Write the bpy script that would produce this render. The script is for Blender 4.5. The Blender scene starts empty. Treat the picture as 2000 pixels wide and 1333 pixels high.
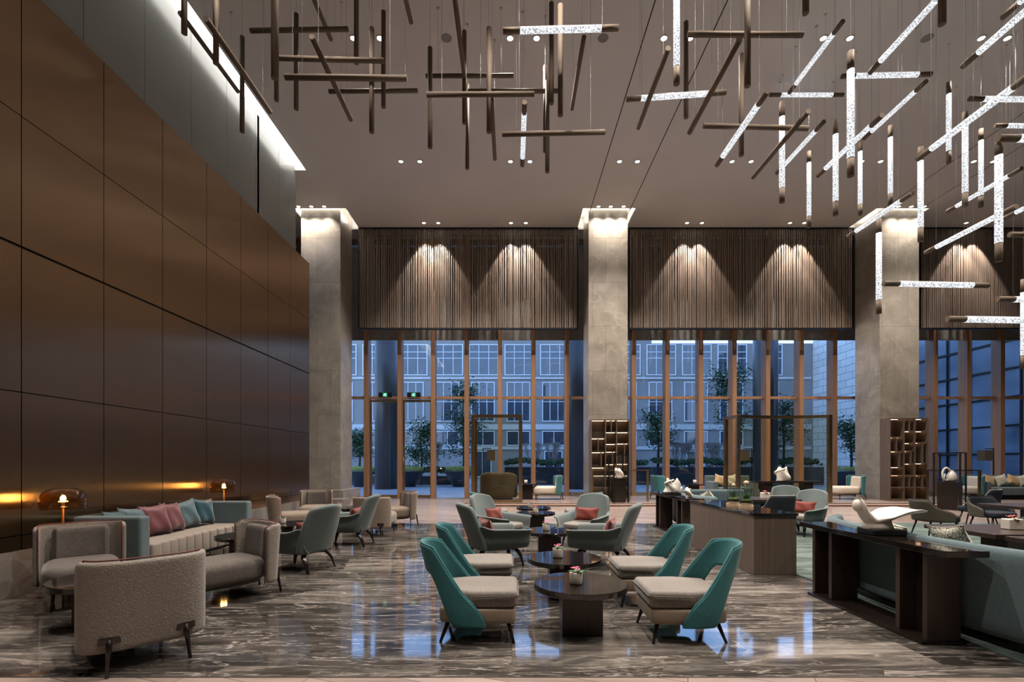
import bpy, math, random
from math import sin, cos, pi, radians as R, sqrt
from mathutils import Vector, Matrix
random.seed(7)
sc = bpy.context.scene
COL = sc.collection
F = 944.0; EYE = 1.45; HOR = 905.0          # focal length in photo pixels, camera height, horizon row

# ------------------------------------------------------------------ helpers
def link(o):
    COL.objects.link(o); return o
def tag(o, label=None, cat=None, group=None, kind=None):
    if label: o['label'] = label
    if cat: o['category'] = cat
    if group: o['group'] = group
    if kind: o['kind'] = kind
    return o
def thing(name, label, cat, loc=(0,0,0), rz=0, group=None, s=1):
    o = bpy.data.objects.new(name, None); link(o); o.empty_display_size = .1
    o.location = loc; o.rotation_euler = (0,0,R(rz)); o.scale = (s,s,s)
    return tag(o, label, cat, group)
class MB:
    def __init__(s): s.v=[]; s.f=[]
    def add(s, vs, fs):
        n=len(s.v); s.v+= [tuple(v) for v in vs]; s.f += [tuple(i+n for i in f) for f in fs]; return s
    def box(s, x0,x1,y0,y1,z0,z1, m=None):
        vs=[Vector(p) for p in ((x0,y0,z0),(x1,y0,z0),(x1,y1,z0),(x0,y1,z0),(x0,y0,z1),(x1,y0,z1),(x1,y1,z1),(x0,y1,z1))]
        if m: vs=[m@v for v in vs]
        return s.add(vs, [(0,3,2,1),(4,5,6,7),(0,1,5,4),(1,2,6,5),(2,3,7,6),(3,0,4,7)])
    def cyl(s, p0, p1, r0, r1=None, n=12, caps=True, flat=1.0):
        p0=Vector(p0); p1=Vector(p1); r1=r0 if r1 is None else r1
        d=(p1-p0).normalized(); a=Vector((0,0,1)) if abs(d.z)<.9 else Vector((0,1,0))
        u=d.cross(a).normalized(); w=u.cross(d)
        vs=[]
        for p,r in ((p0,r0),(p1,r1)):
            for i in range(n):
                t=2*pi*i/n; vs.append(p+u*cos(t)*r+w*sin(t)*r*flat)
        fs=[(i,(i+1)%n,n+(i+1)%n,n+i) for i in range(n)]
        if caps: fs+= [tuple(reversed(range(n))), tuple(range(n,2*n))]
        return s.add(vs,fs)
    def tube(s, pts, r, n=8, flat=1.0):
        pts=[Vector(p) for p in pts]; rs = r if isinstance(r,(list,tuple)) else [r]*len(pts)
        vs=[]; prev=None
        for i,p in enumerate(pts):
            d=(pts[min(i+1,len(pts)-1)]-pts[max(i-1,0)]).normalized()
            if prev is None:
                a=Vector((0,0,1)) if abs(d.z)<.9 else Vector((0,1,0)); u=d.cross(a).normalized()
            else:
                u=(prev-d*prev.dot(d)).normalized()
            prev=u; w=u.cross(d)
            for k in range(n):
                t=2*pi*k/n; vs.append(p+u*cos(t)*rs[i]+w*sin(t)*rs[i]*flat)
        m=len(pts); fs=[]
        for i in range(m-1):
            for k in range(n):
                fs.append((i*n+k,i*n+(k+1)%n,(i+1)*n+(k+1)%n,(i+1)*n+k))
        fs+=[tuple(reversed(range(n))), tuple(range((m-1)*n,m*n))]
        return s.add(vs,fs)
    def lathe(s, prof, n=24, c=(0,0,0)):
        vs=[]; fs=[]
        for r,z in prof:
            for i in range(n):
                t=2*pi*i/n; vs.append((c[0]+r*cos(t),c[1]+r*sin(t),c[2]+z))
        for j in range(len(prof)-1):
            for i in range(n):
                fs.append((j*n+i,j*n+(i+1)%n,(j+1)*n+(i+1)%n,(j+1)*n+i))
        if prof[0][0]>1e-4: fs.append(tuple(reversed(range(n))))
        if prof[-1][0]>1e-4: fs.append(tuple(range((len(prof)-1)*n,len(prof)*n)))
        return s.add(vs,fs)
    def prism(s, pts, z0, z1):
        n=len(pts); vs=[(x,y,z0) for x,y in pts]+[(x,y,z1) for x,y in pts]
        return s.add(vs,[(i,(i+1)%n,n+(i+1)%n,n+i) for i in range(n)]+[tuple(reversed(range(n))),tuple(range(n,2*n))])
    def grid(s, P, nu, nv):
        vs=[P(i/nu,j/nv) for j in range(nv+1) for i in range(nu+1)]
        return s.add(vs,[(j*(nu+1)+i,j*(nu+1)+i+1,(j+1)*(nu+1)+i+1,(j+1)*(nu+1)+i) for j in range(nv) for i in range(nu)])
    def ball(s, c, rx, ry, rz, n=10, m=7):
        vs=[];fs=[]
        for j in range(m+1):
            a=-pi/2+pi*j/m
            for i in range(n):
                t=2*pi*i/n; vs.append((c[0]+rx*cos(a)*cos(t),c[1]+ry*cos(a)*sin(t),c[2]+rz*sin(a)))
        for j in range(m):
            for i in range(n): fs.append((j*n+i,j*n+(i+1)%n,(j+1)*n+(i+1)%n,(j+1)*n+i))
        return s.add(vs,fs)
def ob(name, mb, mat, parent=None, smooth=False, bevel=0, seg=2, solid=0, sub=0, loc=None, off=-1):
    me=bpy.data.meshes.new(name); me.from_pydata([tuple(v) for v in mb.v],[],mb.f); me.update()
    me.materials.append(mat)
    o=bpy.data.objects.new(name, me); link(o)
    if parent: o.parent=parent
    if loc: o.location=loc
    if solid:
        m=o.modifiers.new('solid','SOLIDIFY'); m.thickness=solid; m.offset=off
    if bevel:
        m=o.modifiers.new('bevel','BEVEL'); m.width=bevel; m.segments=seg; m.limit_method='ANGLE'; m.angle_limit=R(35)
    if sub:
        m=o.modifiers.new('sub','SUBSURF'); m.levels=sub; m.render_levels=sub
    if smooth or sub: me.polygons.foreach_set('use_smooth',[True]*len(me.polygons))
    return o
def struct(name, mb, mat, parent=None, **k):
    o=ob(name,mb,mat,parent,**k)
    if not parent: o['kind']='structure'
    return o
def clone(root, loc, rz=0, label=None, group=None, s=None, cat=None):
    def cp(o,parent):
        c=o.copy(); link(c); c.parent=parent
        for ch in list(o.children): cp(ch,c)
        return c
    c=root.copy(); link(c); c.location=loc; c.rotation_euler=(0,0,R(rz))
    if s: c.scale=(s,s,s)
    for ch in list(root.children): cp(ch,c)
    if label: c['label']=label
    if group: c['group']=group
    return c

# ------------------------------------------------------------------ materials
def new(name):
    m=bpy.data.materials.new(name); m.use_nodes=True; nt=m.node_tree
    b=nt.nodes['Principled BSDF']; return m,nt,b
def nd(nt,t,**k):
    n=nt.nodes.new(t)
    for a,v in k.items(): setattr(n,a,v)
    return n
def ramp(nt, fac, stops):
    r=nd(nt,'ShaderNodeValToRGB'); e=r.color_ramp.elements
    e[0].position=stops[0][0]; e[0].color=(*stops[0][1],1)
    e[1].position=stops[-1][0]; e[1].color=(*stops[-1][1],1)
    for p,c in stops[1:-1]:
        x=e.new(p); x.color=(*c,1)
    nt.links.new(fac,r.inputs['Fac']); return r.outputs['Color']
def coords(nt, scale=(1,1,1), obj=True):
    if obj:
        tc=nd(nt,'ShaderNodeTexCoord').outputs['Object']
    else:
        tc=nd(nt,'ShaderNodeNewGeometry').outputs['Position']
    mp=nd(nt,'ShaderNodeMapping'); mp.inputs['Scale'].default_value=scale
    nt.links.new(tc,mp.inputs['Vector']); return mp.outputs['Vector']
def noise(nt, vec, scale, detail=3, dist=0, rough=.5):
    n=nd(nt,'ShaderNodeTexNoise'); n.inputs['Scale'].default_value=scale; n.inputs['Detail'].default_value=detail
    n.inputs['Distortion'].default_value=dist; n.inputs['Roughness'].default_value=rough
    nt.links.new(vec,n.inputs['Vector']); return n.outputs['Fac']
def bump(nt,b,h,st,dist=.01):
    n=nd(nt,'ShaderNodeBump'); n.inputs['Strength'].default_value=st; n.inputs['Distance'].default_value=dist
    nt.links.new(h,n.inputs['Height']); nt.links.new(n.outputs['Normal'],b.inputs['Normal'])
def plain(name, c, rough=.5, metal=0, var=.12, scale=8, spec=.5, emis=None, est=0):
    m,nt,b=new(name); v=coords(nt)
    f=noise(nt,v,scale,3)
    col=ramp(nt,f,[(.3,tuple(x*(1-var) for x in c)),(.7,tuple(min(1,x*(1+var)) for x in c))])
    nt.links.new(col,b.inputs['Base Color']); b.inputs['Roughness'].default_value=rough; b.inputs['Metallic'].default_value=metal
    b.inputs['Specular IOR Level'].default_value=spec
    if emis:
        b.inputs['Emission Color'].default_value=(*emis,1); b.inputs['Emission Strength'].default_value=est
    return m
def fabric(name, c, rough=.85, var=.18, scale=60, sheen=.3, bs=.25, blot=.12):
    m,nt,b=new(name); v=coords(nt)
    f=noise(nt,v,scale,4,rough=.7); g=noise(nt,v,4,2)
    a=nd(nt,'ShaderNodeMath',operation='MULTIPLY_ADD'); nt.links.new(g,a.inputs[0]); a.inputs[1].default_value=blot*3; nt.links.new(f,a.inputs[2])
    col=ramp(nt,a.outputs[0],[(.35,tuple(x*(1-var) for x in c)),(.85,tuple(min(1,x*(1+var)) for x in c))])
    nt.links.new(col,b.inputs['Base Color']); b.inputs['Roughness'].default_value=rough
    b.inputs['Sheen Weight'].default_value=sheen; b.inputs['Sheen Roughness'].default_value=.4
    b.inputs['Specular IOR Level'].default_value=.25
    bump(nt,b,f,bs,.004); return m
def leafy(name, c0, c1):   # raised scroll pattern fabric
    m,nt,b=new(name); v=coords(nt)
    n=nd(nt,'ShaderNodeTexVoronoi'); n.feature='DISTANCE_TO_EDGE'; n.inputs['Scale'].default_value=50
    d=nd(nt,'ShaderNodeTexNoise'); d.inputs['Scale'].default_value=14; nt.links.new(v,d.inputs['Vector'])
    mx=nd(nt,'ShaderNodeMix',data_type='VECTOR'); mx.inputs['Factor'].default_value=.06
    nt.links.new(v,mx.inputs['A']); nt.links.new(d.outputs['Color'],mx.inputs['B']); nt.links.new(mx.outputs['Result'],n.inputs['Vector'])
    col=ramp(nt,n.outputs['Distance'],[(.02,c0),(.13,c1)])
    nt.links.new(col,b.inputs['Base Color']); b.inputs['Roughness'].default_value=.7; b.inputs['Sheen Weight'].default_value=.2
    bump(nt,b,n.outputs['Distance'],.5,.01); return m
def wood(name, c0, c1, rough=.35, axis='Z', scale=6, streak=14, spec=.5):
    m,nt,b=new(name)
    s={'X':(.35,streak,streak),'Y':(streak,.35,streak),'Z':(streak,streak,.35)}[axis]
    v=coords(nt,s); f=noise(nt,v,scale*.25,5,.6,.6)
    col=ramp(nt,f,[(.3,c0),(.7,c1)])
    nt.links.new(col,b.inputs['Base Color']); b.inputs['Roughness'].default_value=rough; b.inputs['Specular IOR Level'].default_value=spec
    bump(nt,b,f,.08,.004); return m
def marble(name, c0, c1, vein, rough=.3, scale=1.0, vs=.22):
    m,nt,b=new(name); v=coords(nt)
    g=noise(nt,v,1.1*scale,6,.8,.6)
    base=ramp(nt,g,[(.3,c0),(.7,c1)])
    w=noise(nt,v,.8*scale,3,.7,.5)
    s=nd(nt,'ShaderNodeMath',operation='SUBTRACT'); nt.links.new(w,s.inputs[0]); s.inputs[1].default_value=.5
    a=nd(nt,'ShaderNodeMath',operation='ABSOLUTE'); nt.links.new(s.outputs[0],a.inputs[0])
    vf=ramp(nt,a.outputs[0],[(.0,(vs,)*3),(.012,(0,0,0))])
    mx=nd(nt,'ShaderNodeMix',data_type='RGBA'); nt.links.new(vf,mx.inputs['Factor']); nt.links.new(base,mx.inputs['A']); mx.inputs['B'].default_value=(*vein,1)
    # slab joints
    bt=nd(nt,'ShaderNodeTexBrick'); bt.inputs['Scale'].default_value=1; bt.inputs['Mortar Size'].default_value=.004
    bt.inputs['Brick Width'].default_value=.95; bt.inputs['Row Height'].default_value=1.6; bt.inputs['Color1'].default_value=(1,1,1,1); bt.inputs['Color2'].default_value=(.86,.86,.86,1); bt.inputs['Mortar'].default_value=(.3,.3,.3,1)
    sep=nd(nt,'ShaderNodeSeparateXYZ'); nt.links.new(v,sep.inputs[0])
    ad=nd(nt,'ShaderNodeMath',operation='ADD'); nt.links.new(sep.outputs[0],ad.inputs[0]); nt.links.new(sep.outputs[1],ad.inputs[1])
    cb=nd(nt,'ShaderNodeCombineXYZ'); nt.links.new(ad.outputs[0],cb.inputs[0]); nt.links.new(sep.outputs[2],cb.inputs[1]); nt.links.new(cb.outputs[0],bt.inputs['Vector'])
    m2=nd(nt,'ShaderNodeMix',data_type='RGBA',blend_type='MULTIPLY'); m2.inputs['Factor'].default_value=1
    nt.links.new(mx.outputs['Result'],m2.inputs['A']); nt.links.new(bt.outputs['Color'],m2.inputs['B'])
    nt.links.new(m2.outputs['Result'],b.inputs['Base Color']); b.inputs['Roughness'].default_value=rough; return m
def floor_marble():
    m,nt,b=new('polished dark marble floor'); L=nt.links
    pos=nd(nt,'ShaderNodeNewGeometry').outputs['Position']
    sep=nd(nt,'ShaderNodeSeparateXYZ'); L.new(pos,sep.inputs[0])
    def mth(op,a,bv=None,c=None):
        n=nd(nt,'ShaderNodeMath',operation=op)
        for i,x in enumerate((a,bv,c)):
            if x is None: continue
            if isinstance(x,(int,float)): n.inputs[i].default_value=x
            else: L.new(x,n.inputs[i])
        return n.outputs[0]
    ry=mth('DIVIDE',mth('SUBTRACT',sep.outputs[1],3.45),.77); row=mth('FLOOR',ry)
    rx=mth('ADD',mth('DIVIDE',sep.outputs[0],1.55),mth('MULTIPLY',row,.37)); 
    # slanted cut on some joints
    fy=mth('FRACT',ry); sl=mth('MULTIPLY',mth('SINE',mth('MULTIPLY',row,2.3)),.45); rx=mth('ADD',rx,mth('MULTIPLY',fy,sl))
    colx=mth('FLOOR',rx); fx=mth('FRACT',rx)
    cb=nd(nt,'ShaderNodeCombineXYZ'); L.new(colx,cb.inputs[0]); L.new(row,cb.inputs[1])
    wn=nd(nt,'ShaderNodeTexWhiteNoise',noise_dimensions='2D'); L.new(cb.outputs[0],wn.inputs['Vector'])
    sc_=nd(nt,'ShaderNodeVectorMath',operation='SCALE'); L.new(wn.outputs['Color'],sc_.inputs[0]); sc_.inputs['Scale'].default_value=30
    mp=nd(nt,'ShaderNodeMapping'); mp.inputs['Scale'].default_value=(.42,2.3,1); mp.inputs['Rotation'].default_value=(0,0,R(-9)); L.new(pos,mp.inputs['Vector'])
    ad=nd(nt,'ShaderNodeVectorMath',operation='ADD'); L.new(mp.outputs[0],ad.inputs[0]); L.new(sc_.outputs[0],ad.inputs[1]); v=ad.outputs[0]
    g=noise(nt,v,1.6,8,1.4,.68)
    tone=mth('MULTIPLY_ADD',mth('SUBTRACT',wn.outputs['Value'],.58),.24,g)
    base=ramp(nt,tone,[(.36,(.022,.019,.017)),(.52,(.060,.052,.046)),(.64,(.14,.124,.109)),(.78,(.30,.268,.238))])
    w=noise(nt,v,1.0,5,1.2,.6); a=mth('ABSOLUTE',mth('SUBTRACT',w,.5)); vf=ramp(nt,a,[(0,(.65,)*3),(.012,(0,0,0))])
    w2=noise(nt,v,2.6,5,.8,.6); a2=mth('ABSOLUTE',mth('SUBTRACT',w2,.5)); vf2=ramp(nt,a2,[(0,(.24,)*3),(.02,(0,0,0))])
    vv=mth('MAXIMUM',vf,vf2)
    mx=nd(nt,'ShaderNodeMix',data_type='RGBA'); L.new(vv,mx.inputs['Factor']); L.new(base,mx.inputs['A']); mx.inputs['B'].default_value=(.42,.37,.33,1)
    e1=mth('MINIMUM',fx,mth('SUBTRACT',1,fx)); e2=mth('MINIMUM',fy,mth('SUBTRACT',1,fy))
    j=mth('MINIMUM',mth('MULTIPLY',e1,1.55),mth('MULTIPLY',e2,.77)); jm=ramp(nt,j,[(.002,(.45,)*3),(.004,(1,1,1))])
    m2=nd(nt,'ShaderNodeMix',data_type='RGBA',blend_type='MULTIPLY'); m2.inputs['Factor'].default_value=1
    L.new(mx.outputs['Result'],m2.inputs['A']); L.new(jm,m2.inputs['B']); L.new(m2.outputs['Result'],b.inputs['Base Color'])
    b.inputs['Roughness'].default_value=.055; b.inputs['Specular IOR Level'].default_value=.75
    return m
def thin_glass(name, tint=(1,1,1), ior=1.5, rough=0.0, frost=0):
    m=bpy.data.materials.new(name); m.use_nodes=True; nt=m.node_tree; nt.nodes.clear()
    out=nd(nt,'ShaderNodeOutputMaterial'); mix=nd(nt,'ShaderNodeMixShader'); tr=nd(nt,'ShaderNodeBsdfTransparent'); gl=nd(nt,'ShaderNodeBsdfGlossy')
    fr=nd(nt,'ShaderNodeFresnel'); ge=nd(nt,'ShaderNodeNewGeometry'); mi=nd(nt,'ShaderNodeMapRange'); mi.inputs['To Min'].default_value=ior; mi.inputs['To Max'].default_value=1/ior; nt.links.new(ge.outputs['Backfacing'],mi.inputs['Value']); nt.links.new(mi.outputs['Result'],fr.inputs['IOR']); tr.inputs['Color'].default_value=(*tint,1); gl.inputs['Roughness'].default_value=rough
    nt.links.new(fr.outputs[0],mix.inputs[0]); nt.links.new(tr.outputs[0],mix.inputs[1]); nt.links.new(gl.outputs[0],mix.inputs[2]); nt.links.new(mix.outputs[0],out.inputs[0])
    return m
def emitter(name,c,st):
    m=bpy.data.materials.new(name); m.use_nodes=True; nt=m.node_tree; nt.nodes.clear()
    out=nd(nt,'ShaderNodeOutputMaterial'); e=nd(nt,'ShaderNodeEmission'); e.inputs[0].default_value=(*c,1); e.inputs[1].default_value=st
    nt.links.new(e.outputs[0],out.inputs[0]); return m
def bronze_mat():
    m,nt,b=new('brushed bronze sheet'); v=coords(nt,(30,30,.6)); f=noise(nt,v,2,4)
    col=ramp(nt,f,[(.2,(.36,.25,.160)),(.8,(.385,.27,.173))]); nt.links.new(col,b.inputs['Base Color'])
    b.inputs['Metallic'].default_value=1; b.inputs['Roughness'].default_value=.25; b.inputs['Anisotropic'].default_value=.95
    c=nd(nt,'ShaderNodeCombineXYZ'); c.inputs[1].default_value=1; nt.links.new(c.outputs[0],b.inputs['Tangent'])
    return m
def tube_mat():
    m,nt,b=new('lit bubbled acrylic'); v=coords(nt)
    vo=nd(nt,'ShaderNodeTexVoronoi'); vo.inputs['Scale'].default_value=38; nt.links.new(v,vo.inputs['Vector'])
    f=noise(nt,v,45,4,rough=.8)
    mu=nd(nt,'ShaderNodeMath',operation='MULTIPLY'); nt.links.new(vo.outputs['Distance'],mu.inputs[0]); nt.links.new(f,mu.inputs[1])
    st=ramp(nt,mu.outputs[0],[(.06,(.14,)*3),(.17,(.5,)*3),(.29,(1,1,1))])
    k=nd(nt,'ShaderNodeMath',operation='MULTIPLY'); nt.links.new(st,k.inputs[0]); k.inputs[1].default_value=TUBE
    nt.links.new(k.outputs[0],b.inputs['Emission Strength']); b.inputs['Emission Color'].default_value=(.93,.96,1,1)
    b.inputs['Base Color'].default_value=(.2,.2,.21,1); b.inputs['Roughness'].default_value=.15; bump(nt,b,vo.outputs['Distance'],.5,.01)
    return m
TUBE=.95
M={}
M['marble_floor']=floor_marble()
M['stone']=marble('grey brown marble cladding',(.20,.175,.145),(.33,.295,.25),(.60,.55,.48),.28)
M['plinth_stone']=marble('grey stone plinth',(.15,.135,.12),(.25,.225,.20),(.4,.37,.33),.35,1.4,.3)
M['bronze']=bronze_mat()
M['gap']=plain('dark recess',(.012,.01,.009),.8)
M['lacquer']=plain('grey lacquered glass',(.30,.32,.31),.16,0,.04,1)
M['ceiling']=plain('warm grey painted ceiling',(.61,.585,.56),.8,0,.03,.6)
M['cove']=plain('white cove paint',(.85,.83,.80),.7,0,.03,.6)
M['plank']=None
def plank():
    m,nt,b=new('pinkish brown plank floor'); v=coords(nt,(1,1,1),False)
    mp=nd(nt,'ShaderNodeMapping'); mp.inputs['Rotation'].default_value=(0,0,R(20)); mp.inputs['Scale'].default_value=(1,1,1); nt.links.new(v,mp.inputs['Vector'])
    bt=nd(nt,'ShaderNodeTexBrick'); bt.inputs['Scale'].default_value=1; bt.inputs['Brick Width'].default_value=1.6; bt.inputs['Row Height'].default_value=.2; bt.inputs['Mortar Size'].default_value=.003
    bt.inputs['Color1'].default_value=(.26,.195,.165,1); bt.inputs['Color2'].default_value=(.36,.285,.245,1); bt.inputs['Mortar'].default_value=(.1,.08,.07,1); nt.links.new(mp.outputs[0],bt.inputs['Vector'])
    mp2=nd(nt,'ShaderNodeMapping'); mp2.inputs['Rotation'].default_value=(0,0,R(20)); mp2.inputs['Scale'].default_value=(.8,9,1); nt.links.new(v,mp2.inputs['Vector'])
    f=noise(nt,mp2.outputs[0],2,4,.5); c=ramp(nt,f,[(.3,(.72,)*3),(.7,(1.0,)*3)])
    m2=nd(nt,'ShaderNodeMix',data_type='RGBA',blend_type='MULTIPLY'); m2.inputs['Factor'].default_value=1
    nt.links.new(bt.outputs['Color'],m2.inputs['A']); nt.links.new(c,m2.inputs['B']); nt.links.new(m2.outputs['Result'],b.inputs['Base Color'])
    b.inputs['Roughness'].default_value=.22; return m
M['plank']=plank()
def carpet():
    m,nt,b=new('green carpet with pale ripples'); v=coords(nt,(.5,1.6,1),False)
    f=noise(nt,v,1.1,5,1.8,.55); col=ramp(nt,f,[(.35,(.013,.029,.024)),(.5,(.028,.054,.045)),(.58,(.080,.118,.097)),(.66,(.022,.044,.036))])
    g=noise(nt,coords(nt,(1,1,1),False),90,3); nt.links.new(col,b.inputs['Base Color']); b.inputs['Roughness'].default_value=.95; bump(nt,b,g,.6,.008); b.inputs['Sheen Weight'].default_value=.3
    return m
M['carpet']=carpet()
M['slat']=wood('weathered brown slat timber',(.17,.125,.095),(.27,.205,.16),.5,'Z',6,10)
M['black']=plain('black metal',(.012,.012,.013),.4,.5,.1)
M['darkwood']=wood('dark stained ebony wood',(.009,.006,.005),(.018,.012,.010),.16,'Z')
M['brownwood']=wood('dark walnut panel',(.022,.013,.010),(.040,.025,.019),.3,'Z')
M['tabletop']=plain('polished espresso table top',(.009,.006,.005),.04,0,.3,6,.75)
M['oak']=wood('brown oak veneer',(.095,.067,.050),(.14,.103,.078),.45,'Z',7,16)
M['oakfin']=wood('warm oak window fin',(.24,.125,.065),(.33,.18,.10),.42,'Z',5,8)
M['rodwood']=wood('brown oak rod',(.115,.085,.063),(.185,.142,.108),.7,'Z',7,20,.2)
M['tube']=tube_mat()
M['steel']=plain('thin steel cable',(.25,.25,.25),.4,.8)
M['brass']=plain('satin brass',(.40,.28,.155),.28,1,.1)
M['blind']=plain('grey roller blind cloth',(.22,.21,.20),.8)
M['glass']=thin_glass('clear window glass',(.93,.97,1),1.45)
M['smoke']=thin_glass('bronze tinted screen glass',(.90,.87,.76),1.42,.02)
M['jar']=thin_glass('clear jar glass',(.90,.94,.95),2.1)
M['amber']=thin_glass('amber lamp glass',(.87,.71,.46),1.6,.03)
M['pattern']=leafy('scroll patterned beige fabric',(.15,.125,.104),(.205,.174,.145))
M['greyfab']=fabric('grey brown velvet',(.092,.077,.068),.8,.3,35,.25)
M['tanfab']=fabric('tan fabric',(.20,.158,.122))
M['piping']=plain('dark red piping',(.10,.02,.02),.6)
M['teal']=fabric('teal woven fabric',(.030,.125,.135),.8,.35,90,.2)
M['tealin']=fabric('deep teal velvet',(.034,.10,.108),.8,.3,50,.2)
M['seatgrey']=fabric('mottled grey seat fabric',(.165,.146,.13),.85,.35,55,.2)
M['leather']=plain('beige leather',(.225,.175,.13),.5,0,.15,5)
M['bluegrey']=fabric('blue grey woven upholstery',(.100,.124,.122),.85,.15,90,.2)
M['sofateal']=fabric('grey teal velvet',(.080,.110,.118),.75,.15,30,.3)
M['boothteal']=fabric('teal suede',(.070,.104,.113),.8,.15,40,.2)
M['sofaseat']=fabric('beige channelled velvet',(.20,.168,.142),.85,.10,40,.2)
M['pink']=fabric('dusty pink satin',(.085,.026,.030),.5,.3,12,.3,.1,.3)
M['rust']=fabric('rust red cushion cloth',(.14,.026,.018),.7,.15)
M['cushlight']=fabric('light teal velvet cushion',(.038,.068,.08),.6,.25,14,.5,.1,.2)
M['cushdark']=fabric('dark teal velvet cushion',(.005,.032,.045),.5,.35,12,.5,.1,.2)
M['mustard']=fabric('mustard cushion cloth',(.34,.22,.11),.7)
M['navy']=fabric('charcoal navy upholstery',(.011,.014,.020),.8,.15,60,0)
M['cream']=fabric('cream upholstery',(.50,.43,.35),.8,.1)
M['olive']=fabric('olive brown upholstery',(.055,.046,.033),.8,.15,60,.05)
M['shade']=fabric('dark lamp shade cloth',(.05,.04,.03),.8)
M['printed']=leafy('black and cream printed cloth',(.03,.03,.03),(.55,.52,.42))
M['ceramic']=plain('off white ceramic',(.62,.58,.52),.35)
M['stonepot']=plain('pale stone pot',(.55,.50,.44),.6)
M['petal']=plain('pink orchid petals',(.62,.09,.20),.5,0,.3,60)
M['petal2']=plain('coral succulent petals',(.60,.14,.13),.5,0,.3,60)
M['leaf']=plain('green leaves',(.05,.13,.03),.5,0,.4,30)
M['moss']=plain('bright moss',(.10,.16,.025),.8,0,.4,40)
M['soil']=plain('brown soil layer',(.16,.08,.035),.9,0,.4,60)
M['cork']=plain('pale wooden ball',(.5,.36,.24),.6)
M['exitgreen']=emitter('lit green sign face',(.03,.45,.25),.8)
M['exitwhite']=emitter('lit white pictogram',(.75,1,.85),1.4)
M['lens']=emitter('lit downlight lens',(1,.93,.84),14)
M['led']=emitter('warm led strip',(1,.62,.45),.7)
M['ledshelf']=emitter('warm shelf led',(1,.62,.36),10)
M['coveled']=emitter('white cove led',(1,.92,.82),22)
M['coveslot']=emitter('bright slot light panel',(1,.96,.90),4.2)
M['bulb']=emitter('glowing bulb',(1,.72,.38),30)
M['trimwhite']=plain('white fitting trim',(.5,.48,.45),.5)
M['nickel']=plain('grey speaker grille',(.22,.205,.19),.7)

# ------------------------------------------------------------------ camera, world, view
cam=bpy.data.cameras.new('camera'); co=link(bpy.data.objects.new('camera',cam)); co.location=(0,0,EYE); co.rotation_euler=(R(90),0,0)
cam.sensor_width=36; cam.lens=F/2000*36; cam.shift_y=(HOR-666.5)/2000; cam.clip_end=300; cam.clip_start=.05; sc.camera=co
sc.view_settings.view_transform='Standard'; sc.view_settings.look='None'; sc.view_settings.gamma=1; sc.view_settings.exposure=.12
sc.cycles.use_denoising=True; sc.cycles.transparent_max_bounces=24; sc.cycles.max_bounces=8; sc.cycles.diffuse_bounces=4; sc.cycles.caustics_reflective=False; sc.cycles.caustics_refractive=False
sc.cycles.sample_clamp_indirect=6
w=bpy.data.worlds.new('dusk sky'); sc.world=w; w.use_nodes=True; nt=w.node_tree; bg=nt.nodes['Background']
tc=nd(nt,'ShaderNodeTexCoord'); sp=nd(nt,'ShaderNodeSeparateXYZ'); nt.links.new(tc.outputs['Generated'],sp.inputs[0])
c=ramp(nt,sp.outputs[2],[(.0,(.46,.60,.84)),(.25,(.26,.43,.76)),(1,(.12,.24,.55))]); nt.links.new(c,bg.inputs['Color']); bg.inputs['Strength'].default_value=3.7

# ------------------------------------------------------------------ room shell
CZ=10.6; WX=-5.4; GX=-6.8; WY=20.1; SY=18.76
XR=25.0
struct('floor',MB().box(-9.2,XR,3.27,11.6,-.2,0),M['marble_floor'])
struct('floor_planks_far',MB().box(-9.2,XR,11.6,WY+.1,-.2,0),M['plank'])
struct('floor_planks_near',MB().box(-9.2,XR,-7,3.27,-.2,0),M['plank'])
struct('trim_1',MB().box(-9.2,XR,3.262,3.278,.0,.002),M['gap'])
struct('floor_platform',MB().box(-1.6,XR,16.15,WY-.15,.0,.12).box(-1.6,XR,16.1,16.2,.09,.122),M['plank'],bevel=.004)
lt=ob('led_strip',MB().box(-1.55,XR-.1,16.128,16.148,.05,.075),M['led']); tag(lt,'warm light strip glowing under the nosing of the raised platform step','light strip')
struct('floor_carpet',MB().box(3.68,XR-.1,3.28,11.65,0,.014),M['carpet'])
# left bronze wall of panels
mb=MB(); ys=[5.32+1.075*k for k in range(-10,8)]; zs=[.49,.656,2.23,3.83,5.27,6.77]
for i in range(len(ys)-1):
    for j in range(len(zs)-1):
        g=.005; gz=.014 if j==3 else .005; g0=.014 if j==2 else .005
        mb.box(WX-.04,WX,ys[i]+g,ys[i+1]-g,zs[j]+gz,zs[j+1]-g0)
wl=struct('wall_left',mb,M['bronze'])
struct('wall_left_core',MB().box(WX-1.4,WX-.03,-7,12.85,.0,6.76),M['gap'])
struct('wall_left_end',MB().box(WX-1.4,WX,12.85,12.87,.0,6.77),M['bronze'])
struct('baseboard_left',MB().box(WX-.02,WX+.012,-7,12.86,0,.49),M['plinth_stone'])
mb=MB(); y=7.67-1.284*11
while y<15.2:
    mb.box(GX-.04,GX,y+.006,min(y+1.284,15.2)-.006,6.78,CZ+.4); y+=1.284
struct('wall_left_upper',mb,M['lacquer'])
struct('wall_left_upper_core',MB().box(GX-.4,GX-.03,-7,15.2,6.78,CZ+.5),M['gap'])
struct('wall_left_far',MB().box(-9.4,-9.2,11,WY+.3,0,CZ+.6).box(-9.3,GX,12.9,13.0,0,CZ+.5),M['lacquer'])
struct('wall_right',MB().box(XR,XR+.2,-7,WY+.3,0,CZ+.6),M['oak'])
struct('wall_behind',MB().box(-9.4,XR+.2,-7.2,-7,0,CZ+.6),M['oak'])
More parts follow.
